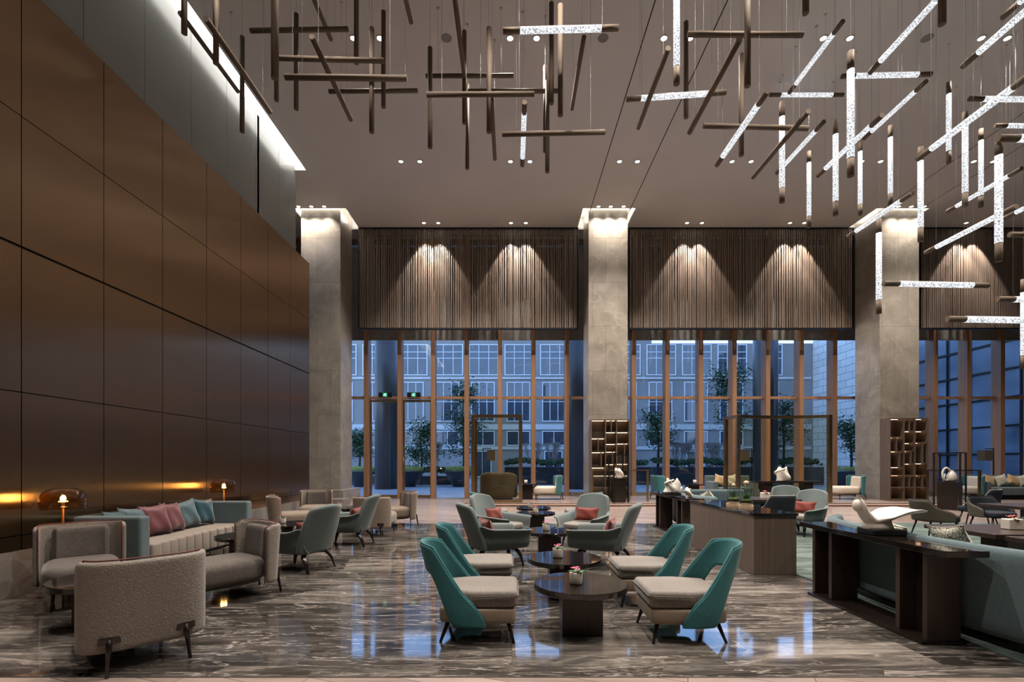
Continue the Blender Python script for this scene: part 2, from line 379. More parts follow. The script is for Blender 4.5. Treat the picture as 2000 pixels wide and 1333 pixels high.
# ceiling with coves
cols=[(-7.64,-6.21),(2.77,4.19),(13.31,14.74)]; CY0=17.5; CY1=18.75
mb=MB(); T=.06
mb.box(-6.43,XR,-7,15.1,CZ,CZ+T).box(-9.3,XR,15.1,CY0-.15,CZ,CZ+T)
op=[(a-.22,b+.25) for a,b in cols]; xs=[-9.3]+[x for o in op for x in o]+[XR]
for i in range(0,len(xs),2): mb.box(xs[i],xs[i+1],CY0-.15,WY+.2,CZ,CZ+T)
for a,b in op:
    mb.box(a,b,SY+.15,WY+.2,CZ,CZ+T)
struct('ceiling',mb,M['ceiling'])
mb=MB()
for a,b in op:
    mb.box(a-.04,b+.04,CY0-.19,SY+.2,CZ+.45,CZ+.5)
    mb.box(a-.04,a,CY0-.19,SY+.2,CZ+T,CZ+.5); mb.box(b,b+.04,CY0-.19,SY+.2,CZ+T,CZ+.5); mb.box(a,b,CY0-.19,CY0-.15,CZ+T,CZ+.5); mb.box(a,b,SY+.15,SY+.2,CZ+T,CZ+.5)
mb.box(-6.95,-6.38,-7,15.15,CZ+.42,CZ+.46).box(-6.43,-6.39,-7,15.14,CZ+T,CZ+.46).box(-6.9,-6.39,15.1,15.14,CZ+T,CZ+.46)
struct('ceiling_cove',mb,M['cove'])
nm=['beside the bronze wall','at the middle column','at the column by the hanging tubes']
for k,(a,b) in enumerate(op):
    s=MB().box(a+.01,a+.03,CY0,SY,CZ+.16,CZ+.22).box(b-.03,b-.01,CY0,SY,CZ+.16,CZ+.22).box(a+.05,b-.05,CY0-.148,CY0-.13,CZ+.12,CZ+.17)
    tag(ob('cove_light',s,M['coveled']),'cove light strip around the head of the column '+nm[k],'cove light','cove lights around the column heads')
slot=thing('slot_light','long bright ceiling light slot running above the bronze wall','ceiling light',(0,0,0))
ob('diffuser',MB().box(-6.79,-6.44,-6.9,15.09,CZ+.16,CZ+.18),M['coveslot'],slot); ob('side_strip',MB().box(-6.445,-6.435,-6.9,15.05,CZ+.1,CZ+.16),M['coveslot'],slot)
for k,x in enumerate((2.83,4.26,13.35,14.7)): struct('trim_%d'%(k+2),MB().box(x-.012,x+.012,-7,CY0-.05,CZ-.003,CZ+.001),M['gap'])
# columns
for k,(a,b) in enumerate(cols):
    z0=0 if k==0 else .12
    c=struct('column_%d'%(k+1),MB().box(a,b,CY0,CY1,z0,CZ+.3),M['stone'],bevel=.006)
struct('baseboard_column',MB().box(-7.8,-5.96,17.08,19.0,0,.49),M['stone'],bevel=.01)
struct('baseboard_bench',MB().box(-7.8,-5.7,16.3,17.05,0,.22),M['plinth_stone'],bevel=.01)
# ------------------------------------------------------------------ window wall
XG=lambda k:(242.6+65.5*k)/F*19.6
K0=-9; K1=12
tn=10
for k in range(-11,14):
    xr=XG(k); struct('trim_%d'%tn,MB().box(xr-.17,xr,19.6,20.02,.0 if k<-2 else .12,CZ),M['oakfin']); tn+=1
mb=MB()
for k in range(-11,13):
    a=XG(k); b=XG(k+1)-.17
    mb.box(a,b,19.84,19.98,4.08,4.19)
struct('trim_%d'%tn,mb,M['oakfin']); tn+=1
struct('trim_%d'%tn,MB().box(-9.2,XR,19.75,20.05,CZ-.25,CZ).box(-1.8,XR,19.7,20.1,.12,.26),M['plinth_stone']); tn+=1
wn=1
DOORK=(-8,-7)   # two bays taken by the door leaves
for k in range(-11,13):
    a=XG(k); b=XG(k+1)-.17; z0=.26 if a>-1.8 else .0
    if k in DOORK: z0=4.19
    if b<-9.3: continue
    g=struct('window_%d'%wn,MB().box(a,b,19.94,19.955,z0,CZ-.25),M['glass']); wn+=1
# roller blinds
for k in range(-11,13):
    a=XG(k)+.002; b=XG(k+1)-.172
    if b<-9: continue
    t=ob('roller_blind',MB().box(a,b,19.80,19.815,6.52,CZ-.3),M['blind'])
    tag(t,'grey roller blind lowered in the window bays behind the slatted screens','blind','roller blinds behind the slats')
    ob('bottom_bar',MB().box(a,b,19.79,19.825,6.48,6.53),M['nickel'],t)
# door leaves
for n,k in enumerate(DOORK):
    a=XG(k); b=XG(k+1)-.17
    d=bpy.data.objects.new('door_%d'%(n+1),None); link(d); d['kind']='structure'
    f=.07; y0,y1=19.86,19.94
    ob('door_frame',MB().box(a,a+f,y0,y1,.02,4.05).box(b-f,b,y0,y1,.02,4.05).box(a+f,b-f,y0,y1,3.96,4.05).box(a+f,b-f,y0,y1,.02,.14),M['brass'],d,bevel=.004)
    ob('door_glass',MB().box(a+f,b-f,19.895,19.905,.14,3.96),M['glass'],d)
    hx=b-.035 if n==0 else a+.035
    h=ob('door_handle',MB().cyl((hx,19.80,.9),(hx,19.80,1.7),.014,n=8).cyl((hx,19.80,1.0),(hx,19.87,1.0),.01,n=6).cyl((hx,19.80,1.6),(hx,19.87,1.6),.01,n=6),M['brass'],d,smooth=True)
    t=thing('exit_sign','green lit exit sign over the %s glass door leaf'%('dark column side' if n==0 else 'planter side'),'exit sign',((a+b)/2+(.1 if n==0 else -.1),19.6,4.12),0,'exit signs over the glass doors')
    ob('housing',MB().box(-.27,.27,0,.08,0,.2),M['black'],t,bevel=.01)
    ob('lit_face',MB().box(-.09,.09,-.006,0,.025,.175),M['exitgreen'],t)
    p=MB()
    def lim(x0,z0,x1,z1,r): p.cyl((x0,-.010,z0),(x1,-.010,z1),r,n=6,flat=1)
    p.cyl((.02,-.014,.155),(.02,-.006,.155),.014,n=8); lim(.01,.135,-.01,.09,.011); lim(-.01,.09,.03,.065,.009); lim(.03,.065,.02,.035,.008); lim(-.01,.09,-.04,.07,.009); lim(-.04,.07,-.075,.07,.008); lim(.01,.13,.05,.11,.007); lim(.01,.13,-.035,.12,.007); lim(-.035,.12,-.045,.10,.007)
    ob('pictogram',p,M['exitwhite'],t)
# ------------------------------------------------------------------ slatted screens
def screen(x0,x1,lab):
    t=thing('slat_screen',lab,'slatted screen',(0,0,0),0,'slatted timber screens above the windows')
    z0,z1=6.7,CZ-.05
    ob('frame',MB().box(x0,x1,SY-.02,SY+.12,z0-.05,z0).box(x0,x1,SY-.02,SY+.12,z1,z1+.04).box(x0,x0+.04,SY-.02,SY+.12,z0,z1).box(x1-.04,x1,SY-.02,SY+.12,z0,z1),M['black'],t)
    mb=MB(); x=x0+.05
    while x<x1-.09:
        w=random.choice((.03,.04,.04,.055)); mb.box(x,x+w,SY,SY+random.choice((.03,.05,.08)),z0,z1); x+=w+random.choice((.022,.032,.05))
    ob('slats',mb,M['slat'],t)
    mb=MB()
    for z in (z1-.25,z0+1.2): mb.box(x0+.05,x1-.05,SY+.085,SY+.11,z,z+.04)
    ob('cross_rail',mb,M['slat'],t)
    return t
px=lambda x,Y:(x-1000)/F*Y
screen(-9.1,px(575,SY)-.1,'short slatted timber screen behind the column at the bronze wall')
screen(px(700,SY),px(1130,SY),'slatted timber screen over the glass doors between the first two columns')
screen(px(1228,SY),px(1668,SY),'slatted timber screen between the middle column and the column with hanging tubes')
screen(px(1797,SY),XR-.05,'slatted timber screen beyond the farthest column at the picture edge')

# ------------------------------------------------------------------ downlights
ORD=['first','second','third','fourth','fifth','sixth','seventh','eighth','ninth','tenth','eleventh','twelfth','thirteenth','fourteenth','fifteenth','sixteenth','seventeenth','eighteenth','nineteenth','twentieth']
dl_ring=None
def spot(name,loc,energy,size,blend,col=(1,.90,.80),rad=.04,rot=(0,0,0)):
    l=bpy.data.lights.new(name,'SPOT'); l.energy=energy; l.spot_size=R(size); l.spot_blend=blend; l.color=col; l.shadow_soft_size=rad
    o=link(bpy.data.objects.new(name,l)); o.location=loc; o.rotation_euler=rot; return o
def downlight(x,Y,lab,grp,r=.075):
    global dl_ring
    if dl_ring is None:
        t=thing('ceiling_downlight',lab,'downlight',(x,Y,CZ),0,grp); dl_ring=t
        ob('trim_ring',MB().lathe([(.062,-.004),(.066,-.014),(.085,-.012),(.09,-.002)],20),M['trimwhite'],t,smooth=True)
        ob('lens',MB().lathe([(.001,-.008),(.062,-.006)],20),M['lens'],t)
    else: clone(dl_ring,(x,Y,CZ),0,lab,grp)
ROW={'nearest':[( -3.41,10.4),(-2.84,10.4),(-.04,10.4),(.53,10.4),(3.27,10.4),(3.83,10.4),(6.7,10.4),(7.27,10.4),(10.1,10.4),(10.66,10.4)],
 'mid':[(px(x,14.65),14.65) for x in (783,820,997,1035,1210,1245,1430,1467,1683,1720,1902,1940)],
 'screen':[(px(x,18.4),18.4) for x in (828,856,998,1027,1342,1371,1543,1571,1887,1917)]}
for nm_,key,e,sz,bl in (('row in front of the rod cluster','nearest',1100,100,.5),('middle ceiling row between rods and columns','mid',1500,112,.5),('row grazing the slatted screens','screen',720,62,.15)):
    for i,(x,Y) in enumerate(ROW[key]):
        downlight(x,Y,'ceiling downlight, %s from the bronze wall in the %s'%(ORD[i],nm_),'downlights in the '+nm_)
        if key=='screen' : spot('screen_spot',(x,Y,CZ-.06),e,sz,bl,rad=.03)
        elif i%2==0: spot('down_spot',(x+.28,Y,CZ-.06),e,sz,bl,rad=.06)
cn=['column beside the bronze wall','middle column','column behind the hanging tubes']
for k,xs_ in enumerate(((583,608,633),(1169,1193,1218),(1755,1780,1805))):
    for i,x in enumerate(xs_):
        downlight(px(x,17.22),17.22,'small ceiling downlight, %s of three before the %s'%(ORD[i],cn[k]),'downlights before the columns')
        spot('column_spot',(px(x,17.22),17.22,CZ-.06),230,112,1.0,rad=.03)
for x in (-3.1,.25,3.55,7.0,10.4):          # rows of downlights nearer than the picture shows
    for Y in (6.2,1.8):
        downlight(x,Y,'round ceiling downlight nearer than the rod cluster','downlights overhead of the seating')
        spot('down_spot',(x,Y,CZ-.06),(1500 if Y>3 else 900)*(.75 if x<-3 else 1),100,.5,rad=.06)
for x,Y in ((px(872,10.4),10.4),(px(1178,10.4),10.4),(px(1811,10.4),10.4)):
    tag(ob('ceiling_speaker',MB().lathe([(.001,-.008),(.11,-.008),(.115,0)],24),M['nickel'],loc=(x,Y,CZ)),'round grey speaker grille in the ceiling %s'%('behind the timber rods' if x<-1 else 'behind the end of the lone lit tube' if x<5 else 'among the glowing tubes'),'speaker','ceiling speakers')

# ------------------------------------------------------------------ hanging rods and lit tubes
L=1.76
P=[('V','W',360,-165,66),('D','W',351,25,465,179),('V','W',422,-106,125),('D','W',402,37,528,219),('V','W',473,72,258.5),('H','W',489,60,680,57),
('V','W',537,-148,154),('V','W',540,17,197),('V','W',578.6,27.5,214),('H','W',542,113.6,751,118.8),('D','W',565,-114,646.5,77),('H','W',557,150.7,795,153.2),
('H','W',642.4,178.8,815.7,177.4),('V','W',696,-74,124),('V','W',726,55,259),('V','W',749,22.5,210),('D','W',756,-160,803,44),('D','W',608,71.5,686,234),
('V','W',840,93.5,289),('H','W',831.6,148.5,1002.7,148),('H','W',833.5,185,1043.4,183.7),('D','W',886,-21,908,155),('V','W',907,61,241),('H','W',914,178.5,1090,178),
('V','W',912.6,165,330),('V','W',955,55,259),('D','W',961.4,194,965.6,311),('V','W',1064.8,129,297),('V','W',1069,157.6,337),('V','W',1077,6,203),('V','W',1094.5,9.6,226),
('D','W',1140.5,72,1117,213),('H','T',982.3,60.5,1207.9,54.5),('D','T',1025.5,199.4,1019.5,323),('H','W',980.7,262.6,1181.7,258.5),
('V','T',1321.5,-69,165),('V','W',1340,43,230.5),('H','W',1342.5,67,1568,68),('V','W',1460,-77,169),('D','W',1302.5,94,1248.7,250),('H','T',1222.5,194,1417.5,180.5),
('D','W',1442.5,77.5,1347.5,259),('V','W',1448,107,304.5),('H','W',1373.7,246,1578,251),('D','T',1501,178,1398.7,322.5),('H','T',1503.7,185.5,1647,185.5),
('D','T',1648.7,41,1540,181),('V','W',1573.7,-225,27),('V','T',1527.4,200,396),('D','W',1579.5,217.5,1470.5,346.6),('D','T',1610,237.5,1517,338.5),
('V','T',1632,236,421),('V','T',1661.5,101,345),('V','T',1680,275,420.5),('H','T',1644,149,1819,145),('D','T',1810.4,158.4,1686.6,271),('D','T',1726,225,1595,343.6),
('D','T',1874,-49,1699,142),('V','W',1840,-236,48),('D','T',2153,-110,1879.7,130),('D','T',2245,-226,1957.7,34.6),('V','T',1853,161,318.5),('V','T',1885,219,404),
('V','T',1916,252.5,405),('V','T',1739,246,401.5),('D','T',2022,139,1792,310.6),('V','T',1950.7,268.6,511),('H','T',1893,193,2078,195),('H','T',1943,245.5,2100,247),
('H','T',1949.5,270,2217,272),('V','T',1798,288,472),('V','T',1580,296.5,444.5),('D','T',1784,377.5,1655,462),('V','T',1716.5,428.5,613),('H','T',1725.5,554,1929.5,558),
('D','T',1983,403,1809.5,493.6),('D','T',1999,329,1847,413.5),('D','T',2153,331,1961,427),('H','T',1971.5,458.5,2176,460),('H','T',1948.5,584.5,2164,588),
('H','T',1850,623.5,2084,627),('V','T',1999,546,720)]
def wpt(x,y,Y): return Vector(((x-1000)/F*Y,Y,EYE+(HOR-y)/F*Y))
rod_me=None; meshes={}
def shared(key,mb,mat,smooth=True):
    if key not in meshes:
        me=bpy.data.meshes.new(key); me.from_pydata([tuple(v) for v in mb.v],[],mb.f); me.update(); me.materials.append(mat)
        me.polygons.foreach_set('use_smooth',[smooth and len(p.vertices)==4 for p in me.polygons]); meshes[key]=me
    return meshes[key]
def inst(name,me,parent,loc=(0,0,0),rot=None,scale=None):
    o=link(bpy.data.objects.new(name,me)); o.parent=parent; o.location=loc
    if rot: o.rotation_mode='QUATERNION'; o.rotation_quaternion=rot
    if scale: o.scale=scale
    return o
kinds={}
ent=[]
for e in P:
    if e[0]=='V':
        _,k,x,y0,y1=e; Y=F*L/(y1-y0); a=wpt(x,y0,Y); b=wpt(x,y1,Y); cx,cy=x,(y0+y1)/2
    elif e[0]=='H':
        _,k,x0,y0,x1,y1=e; Y=F*L/(x1-x0); a=wpt(x0,y0,Y); b=wpt(x1,y1,Y); cx,cy=(x0+x1)/2,(y0+y1)/2
    else:
        _,k,x0,y0,x1,y1=e; h1,h2=HOR-y0,HOR-y1; Yn=L*h2/(h1-h2); a=wpt(x0,y0,Yn); b=wpt(x1,y1,Yn+L)
        xm=(a.x+b.x)/2; zm=(a.z+b.z)/2; a=Vector((xm,Yn,zm)); b=Vector((xm,Yn+L,zm)); cx,cy=(x0+x1)/2,(y0+y1)/2
    if max(a.z,b.z)>CZ-.15:
        d=max(a.z,b.z)-(CZ-.2); a.z-=d; b.z-=d
    ent.append((e[0],k,a,b,cx,cy)); kinds.setdefault((e[0],k),[]).append((cx,len(ent)-1))
ordn={}
for key,l in kinds.items():
    l.sort()
    n=len(l)
    for i,(cx,j) in enumerate(l):
        ordn[j]=(ORD[i] if i<len(ORD) else ORD[n-1-i]+' last' , i, n)
def ordtxt(i,n):
    if i< (n+1)//2: return '%s of them from the bronze wall'%ORD[i]
    return '%s of them from the farthest column side'%ORD[n-1-i]
for j,(o_,k,a,b,cx,cy) in enumerate(ent):
    _,i,n=ordn[j]
    what={'V':'upright','H':'crosswise','D':'lengthwise'}[o_]
    t0='hanging timber rod' if k=='W' else 'glowing tube with timber ends'
    lab='%s %s, %s'%(what,t0,ordtxt(i,n))
    mid=(a+b)/2
    t=thing('hanging_rod' if k=='W' else 'tube_pendant',lab,'hanging rod' if k=='W' else 'pendant light',mid,0,'%s %s'%(what,'timber rods hanging from the ceiling' if k=='W' else 'lit tubes hanging from the ceiling'))
    q=Vector((0,0,1)).rotation_difference((b-a).normalized()); h=L/2
    if k=='W':
        inst('rod',shared('rod',MB().cyl((0,0,-h),(0,0,h),.041,n=16),M['rodwood']),t,(0,0,0),q)
    else:
        cap=shared('end_cap',MB().cyl((0,0,-.13),(0,0,.13),.044,n=16),M['rodwood'])
        for s in (-1,1): inst('end_cap',cap,t,q@Vector((0,0,s*(h-.13))),q)
        inst('lit_tube',shared('lit_tube',MB().cyl((0,0,-(h-.26)),(0,0,h-.26),.047,n=20),M['tube']),t,(0,0,0),q)
    cord=shared('cord',MB().cyl((0,0,0),(0,0,1),.0022,n=4,caps=False),M['steel'])
    can=shared('canopy',MB().lathe([(.001,-.03),(.012,-.03),(.03,-.008),(.032,0)],12),M['trimwhite'])
    pts=[q@Vector((0,0,h*s)) for s in (-.72,.72)] if o_!='V' else [Vector((0,0,h))]
    for p in pts:
        top=CZ-mid.z
        inst('cord',cord,t,p,None,(1,1,top-p.z)); inst('canopy',can,t,(p.x,p.y,top))

# ------------------------------------------------------------------ furniture builders (front of every piece looks to local -Y)
def sup(t,a,b,n=3.0):
    c,s=cos(t),sin(t); return (a*math.copysign(abs(c)**(2/n),c), b*math.copysign(abs(s)**(2/n),s))
def supoly(a,b,n=3,k=28,c=(0,0)): return [(lambda p:(p[0]+c[0],p[1]+c[1]))(sup(2*pi*i/k,a,b,n)) for i in range(k)]
def low_chair(name,label,cat,outer,inner,seatm,pipe,loc,rz,grp,s=1,top=.78):
    t=thing(name,label,cat,loc,rz,grp,s)
    def Pf(a,b,th,z0,z1,lean=.10):
        def f(u,v):
            ang=R(90+ (u-.5)*2*th); x,y=sup(ang,a,b*.36,3.0); y+=.235; z=z0+(z1-z0)*v
            e=abs(u-.5)*2
            if v>.5 and e>.93: z-=.03*(v-.5)*2
            return (x,y+.02+lean*(z-.2)*max(0,sin(ang)),z)
        return f
    ob('backrest_shell',MB().grid(Pf(.335,.36,92,.15,top),44,14),outer,t,solid=.05,sub=1,off=1)
    edge=[Pf(.345,.37,93,.15,top+.005)(u/30,1) for u in range(31)]; lo=[Pf(.345,.37,93,.15,top)(0,v/5) for v in range(6)]; hi=[Pf(.345,.37,93,.15,top)(1,v/5) for v in range(5,-1,-1)]
    ob('piping',MB().tube(lo+edge+hi,.006,6),pipe,t,smooth=True)
    ob('back_cushion',MB().grid(Pf(.28,.26,56,.36,top-.03),20,5),inner,t,solid=.075,sub=1,off=-1)
    ob('seat_cushion',MB().prism(supoly(.315,.40,4.6,44,(0,-.09)),.175,.43),seatm,t,bevel=.085,seg=6,smooth=True)
    ob('seat_frame',MB().prism(supoly(.285,.37,3.4,28,(0,-.07)),.165,.195),M['darkwood'],t,bevel=.005)
    for sx in (-1,1):
        ob('leg',MB().tube([(sx*.22,-.36,.18),(sx*.235,-.385,0)],[.017,.011],8),M['darkwood'],t,smooth=True)
        l=ob('leg',MB().tube([(sx*.22,.425,.25),(sx*.225,.44,.2),(sx*.24,.47,0)],[.016,.018,.011],8),M['darkwood'],t,smooth=True)
        ob('bracket',MB().box(sx*.22-.06,sx*.22+.06,.40,.435,.215,.262),M['darkwood'],l,bevel=.004)
    return t
def open_chair(label,loc,rz,grp):
    t=thing('open_back_chair',label,'lounge chair',loc,rz,grp)
    def Psh(u,v):
        e=abs(u-.5)*2; sg=1 if u>.5 else -1
        th=e*1.0
        ang=R(90)- sg*R(108)*th
        x,y=sup(ang,.315,.30,2.6); y+=.03
        if e<.45: zt=.79-.03*(e/.45)**2
        else: zt=.76-(e-.45)/.55*.60
        if e<.30: zb=.56-.02*(e/.3)
        elif e<.62: k=(e-.30)/.32; zb=.54-.40*(k*k*(3-2*k))
        else: zb=.14
        zt=max(zt,zb+.02)
        z=zb+(zt-zb)*v; ln=(z-.25)
        return (x*(1-.16*max(0,ln)/.5), y+ .24*ln*max(0,sin(ang)) + .03*ln, z)
    ob('backrest_shell',MB().grid(Psh,40,10),M['teal'],t,solid=.034,sub=1,off=0)
    ob('piping',MB().tube([Psh(i/40,1) for i in range(41)],.009,6),M['teal'],t,smooth=True)
    base=[(-.27,-.33),(.27,-.33),(.30,.0),(.24,.29),(-.24,.29),(-.30,.0)]
    ob('seat_base',MB().prism(base,.155,.285),M['leather'],t,bevel=.03,seg=3,smooth=True)
    cu=[(-.275,-.345),(.275,-.345),(.29,.0),(.22,.26),(-.22,.26),(-.29,.0)]
    c=ob('seat_cushion',MB().prism(cu,.285,.42),M['seatgrey'],t,bevel=.035,seg=4,smooth=True)
    k=1.005; cc=[(x*k,y*k,.385) for x,y in cu]
    ob('cushion_piping',MB().tube([(-.30,.0,.382),(-.285,-.31,.382),(-.25,-.352,.382),(.25,-.352,.382),(.285,-.31,.382),(.30,.0,.382)],.005,6),M['greyfab'],c,smooth=True)
    for sx in (-1,1):
        ob('leg',MB().tube([(sx*.225,-.27,.16),(sx*.265,-.315,0)],[.019,.011],8),M['darkwood'],t,smooth=True)
        ob('leg',MB().tube([(sx*.20,.22,.16),(sx*.235,.28,0)],[.019,.011],8),M['darkwood'],t,smooth=True)
    return t
def arm_chair(label,loc,rz,grp,fab=None,s=1):
    fab=fab or M['bluegrey']
    t=thing('high_back_armchair',label,'armchair',loc,rz,grp,s)
    def Pb(u,v):
        z=.245+.655*v; w=.30+.035*sin(pi*min(1,v*1.2)); 
        if v>.78: k=(v-.78)/.22; w*=1-.14*k**3
        x=(u-.5)*2*w; e=(u-.5)*2
        zz=z-(.045*e*e*max(0,v-.7)/.3)
        return (x,.27+.26*v-.11*e*e*(.5+.5*v)+.02,zz)
    ob('backrest',MB().grid(Pb,16,16),fab,t,solid=.075,sub=1,off=0)
    def Pa(sg):
        prof=[(.20,.255),(.27,.27),(.315,.36),(.335,.47),(.355,.535),(.395,.55),(.405,.535)]
        def f(u,v):
            y=.34-.76*u; i=v*(len(prof)-1); a=int(min(i,len(prof)-2)); r=i-a
            x=prof[a][0]*(1-r)+prof[a+1][0]*r; z=prof[a][1]*(1-r)+prof[a+1][1]*r
            drop=.0
            z=z+ (.05*max(0,(.18-u)/.18))*(v) - .035*u*(v>.3)
            x=x - .035*max(0,(u-.85)/.15) - .05*max(0,(.2-u)/.2)
            return (sg*x,y,z)
        return f
    for sg in (-1,1): ob('armrest',MB().grid(Pa(sg),14,12),fab,t,solid=.03,sub=1,off=0)
    ob('seat_shell',MB().prism(supoly(.285,.34,4,28,(0,.0)),.235,.34),fab,t,bevel=.05,seg=4,smooth=True)
    ob('seat_cushion',MB().prism(supoly(.275,.33,5,28,(0,-.02)),.315,.41),M['seatgrey'],t,bevel=.03,seg=3,smooth=True)
    for sx in (-1,1):
        for y0,y1 in ((-.25,-.33),(.27,.39)):
            ob('leg',MB().tube([(sx*.10,y0*.75,.232),(sx*.19,y0*.95,.228),(sx*.225,y0*1.05,.20),(sx*.24,(y0+y1)/2*1.02,.14),(sx*.255,y1,0)],[.028,.034,.036,.032,.017],10,.6),M['darkwood'],t,smooth=True)
    return t
def tub_chair(name,label,loc,rz,grp,outer,inner,pipe,ht=.85,arm=.64,s=1,cat='chair'):
    t=thing(name,label,cat,loc,rz,grp,s)
    def Pf(a,b,sh=0):
        def f(u,v):
            e=abs(u-.5)*2; ang=R(90+(u-.5)*2*108); x,y=sup(ang,a,b,3)
            k=min(1,max(0,(e-.42)/.25)); zt=ht-(ht-arm)*(k*k*(3-2*k))-.12*max(0,e-.7)/.3
            z=.34+(zt-sh-.34)*v; return (x*(1+.10*(z-.34)),y+.16*(z-.34)*max(0,sin(ang)),z)
        return f
    ob('backrest_shell',MB().grid(Pf(.30,.29),28,6),outer,t,solid=.03,sub=1,off=1)
    ob('back_lining',MB().grid(Pf(.295,.285,.012),28,6),inner,t,solid=.02,sub=1,off=-1)
    ob('piping',MB().tube([Pf(.305,.295)(i/36,1) for i in range(37)],.009,6),pipe,t,smooth=True)
    ob('seat_cushion',MB().prism(supoly(.27,.30,3,28,(0,-.03)),.34,.46),inner,t,bevel=.035,seg=3,smooth=True)
    for sx in (-1,1):
        for sy in (-1,1): ob('leg',MB().tube([(sx*.2,sy*.2,.35),(sx*.26,sy*.28,0)],[.018,.011],8),M['darkwood'],t,smooth=True)
    return t
def round_table(label,loc,grp,rad=.4,h=.42,rz=0):
    t=thing('round_coffee_table',label,'table',loc,rz,grp)
    ob('table_top',MB().lathe([(.001,h-.055),(rad-.02,h-.055),(rad,h-.045),(rad,h-.006),(rad-.006,h),(.001,h)],56),M['tabletop'],t)
    ob('pedestal',MB().box(-.17,.17,-.14,.14,0,h-.055),M['brownwood'],t,bevel=.004)
    return t
def pot(label,loc,grp,kind='round',s=1,petal='petal'):
    t=thing('flower_pot',label,'flower pot',loc,random.uniform(0,90) if kind=='round' else 0,grp,s)
    if kind=='round': ob('pot',MB().lathe([(.001,0),(.05,0),(.054,.01),(.057,.095),(.055,.1),(.048,.1),(.047,.085),(.001,.085)],24),M['stonepot'],t,smooth=True)
    else: ob('pot',MB().box(-.075,.075,-.05,.05,0,.11),M['stonepot'],t,bevel=.01,seg=3)
    lm=MB(); fm=MB(); 
    for i in range(9):
        a=i*2.4; r=.035+.01*(i%3)
        lm.add([(0,0,.09),(r*cos(a+.4),r*sin(a+.4),.105),(1.6*r*cos(a),1.6*r*sin(a),.112),(r*cos(a-.4),r*sin(a-.4),.105)],[(0,1,2,3)])
    for i in range(7):
        a=i*2.1; cx,cy,cz=.022*cos(a),.022*sin(a),.115+.012*(i%3)
        for k in range(5):
            b=a+k*2*pi/5; d=Vector((cos(b),sin(b),.35)); n=Vector((-sin(b),cos(b),0))
            c=Vector((cx,cy,cz)); fm.add([c,c+d*.016+n*.010,c+d*.030,c+d*.016-n*.010],[(0,1,2,3)])
        fm.ball((cx,cy,cz+.003),.006,.006,.005,6,4)
    ob('leaves',lm,M['leaf'],t,solid=.002); ob('blossom',fm,M[petal],t,solid=.0015)
    return t
def cushion(label,loc,rot,grp,mat,w=.42,h=.42,d=.14,name='cushion'):
    def f(sg):
        def g(u,v):
            a=(u-.5)*2; b=(v-.5)*2; k=max(0,(1-a**4)*(1-b**4))**.55
            pin=1-.13*(1-a*a) ; pin2=1-.13*(1-b*b)
            return (a*w/2*pin2,sg*d/2*k*(1+.12*sin(a*5+b*3)),b*h/2*pin)
        return g
    mb=MB().grid(f(1),12,12); mb.grid(f(-1),12,12)
    o=ob(name,mb,mat,smooth=True); o.location=loc; o.rotation_euler=[R(r) for r in rot]
    ring=[f(1)(i/12,0) for i in range(13)]+[f(1)(1,i/12) for i in range(13)]+[f(1)(1-i/12,1) for i in range(13)]+[f(1)(0,1-i/12) for i in range(13)]
    ob('piping',MB().tube(ring,.005,5),mat,o,smooth=True)
    return tag(o,label,'cushion',grp)

# ---- left group
GA='grey patterned low chairs'
A=low_chair('low_lounge_chair','beige scroll patterned low chair turned away from the camera, nearest to the bronze wall lamp','chair',M['pattern'],M['greyfab'],M['greyfab'],M['piping'],(-2.90,3.74,0),-133,GA)
A['label']='low chair showing its beige scroll patterned back, closest of all to the camera'
clone(A,(-4.56,5.13,0),43,'low grey chair below the nearer amber lamp, facing out beside the sofa arm',GA)
clone(A,(-3.08,5.22,0),-36,'low grey chair with dark red piping in front of the striped seat sofa',GA)
clone(A,(-4.64,3.72,0),80,'low grey chair cut off by the picture edge, across the table from the patterned back',GA)
GT='tan low chairs in the far corner'
T1=low_chair('low_lounge_chair','tan low chair seen from outside, by the end of the bronze wall','chair',M['tanfab'],M['greyfab'],M['tanfab'],M['piping'],(-4.62,10.15,0),120,GT)
clone(T1,(-4.80,11.75,0),14,'tan low chair facing the camera at the foot of the marble column',GT)
clone(T1,(-2.78,9.95,0),176,'tan low chair with its plain back to the camera behind the grey teal armchair',GT)
clone(T1,(-2.72,11.25,0),-58,'brownish low chair standing nearest to the glass doors, sideways on',GT)
GC='blue grey high back armchairs'
C=arm_chair('blue grey armchair seen from behind with a textured back, across from the sofa',(-2.93,6.66,0),-110,GC)
clone(C,(-2.93,8.62,0),-93,'blue grey armchair seen side on, in front of the tan plain backed chair',GC)
clone(C,(-.24,6.95,0),112,'blue grey armchair seen from behind on the door side of the round tables',GC)
clone(C,(-.20,8.45,0),55,'blue grey armchair with a red cushion just before the tall glass box',GC)
clone(C,(1.27,6.90,0),-112,'blue grey armchair seen from behind at the island side of the round tables',GC)
clone(C,(1.26,8.50,0),-33,'blue grey armchair holding a red cushion, facing forward on the island side',GC)
clone(C,(5.82,9.75,.014),-60,'blue grey armchair with red cushion standing on the green carpet behind the island',GC)
clone(C,(6.45,11.25,.014),-20,'blue grey armchair showing only its top behind the dark tub chair',GC)
GB='teal open back chairs'
B=open_chair('teal open back chair nearest the camera on the sofa side of the front table',(-.30,4.15,0),90,GB)
clone(B,(-.34,5.25,0),90,'teal open back chair on the sofa side of the second round table',GB)
clone(B,(1.45,4.13,0),-91,'teal open back chair nearest the camera on the console side, showing its oval gap',GB)
clone(B,(1.42,5.12,0),-91,'teal open back chair on the island side of the second round table',GB)
clone(B,(-.45,10.85,0),90,'small teal chair tucked behind the armchair beside the framed glass box',GB)
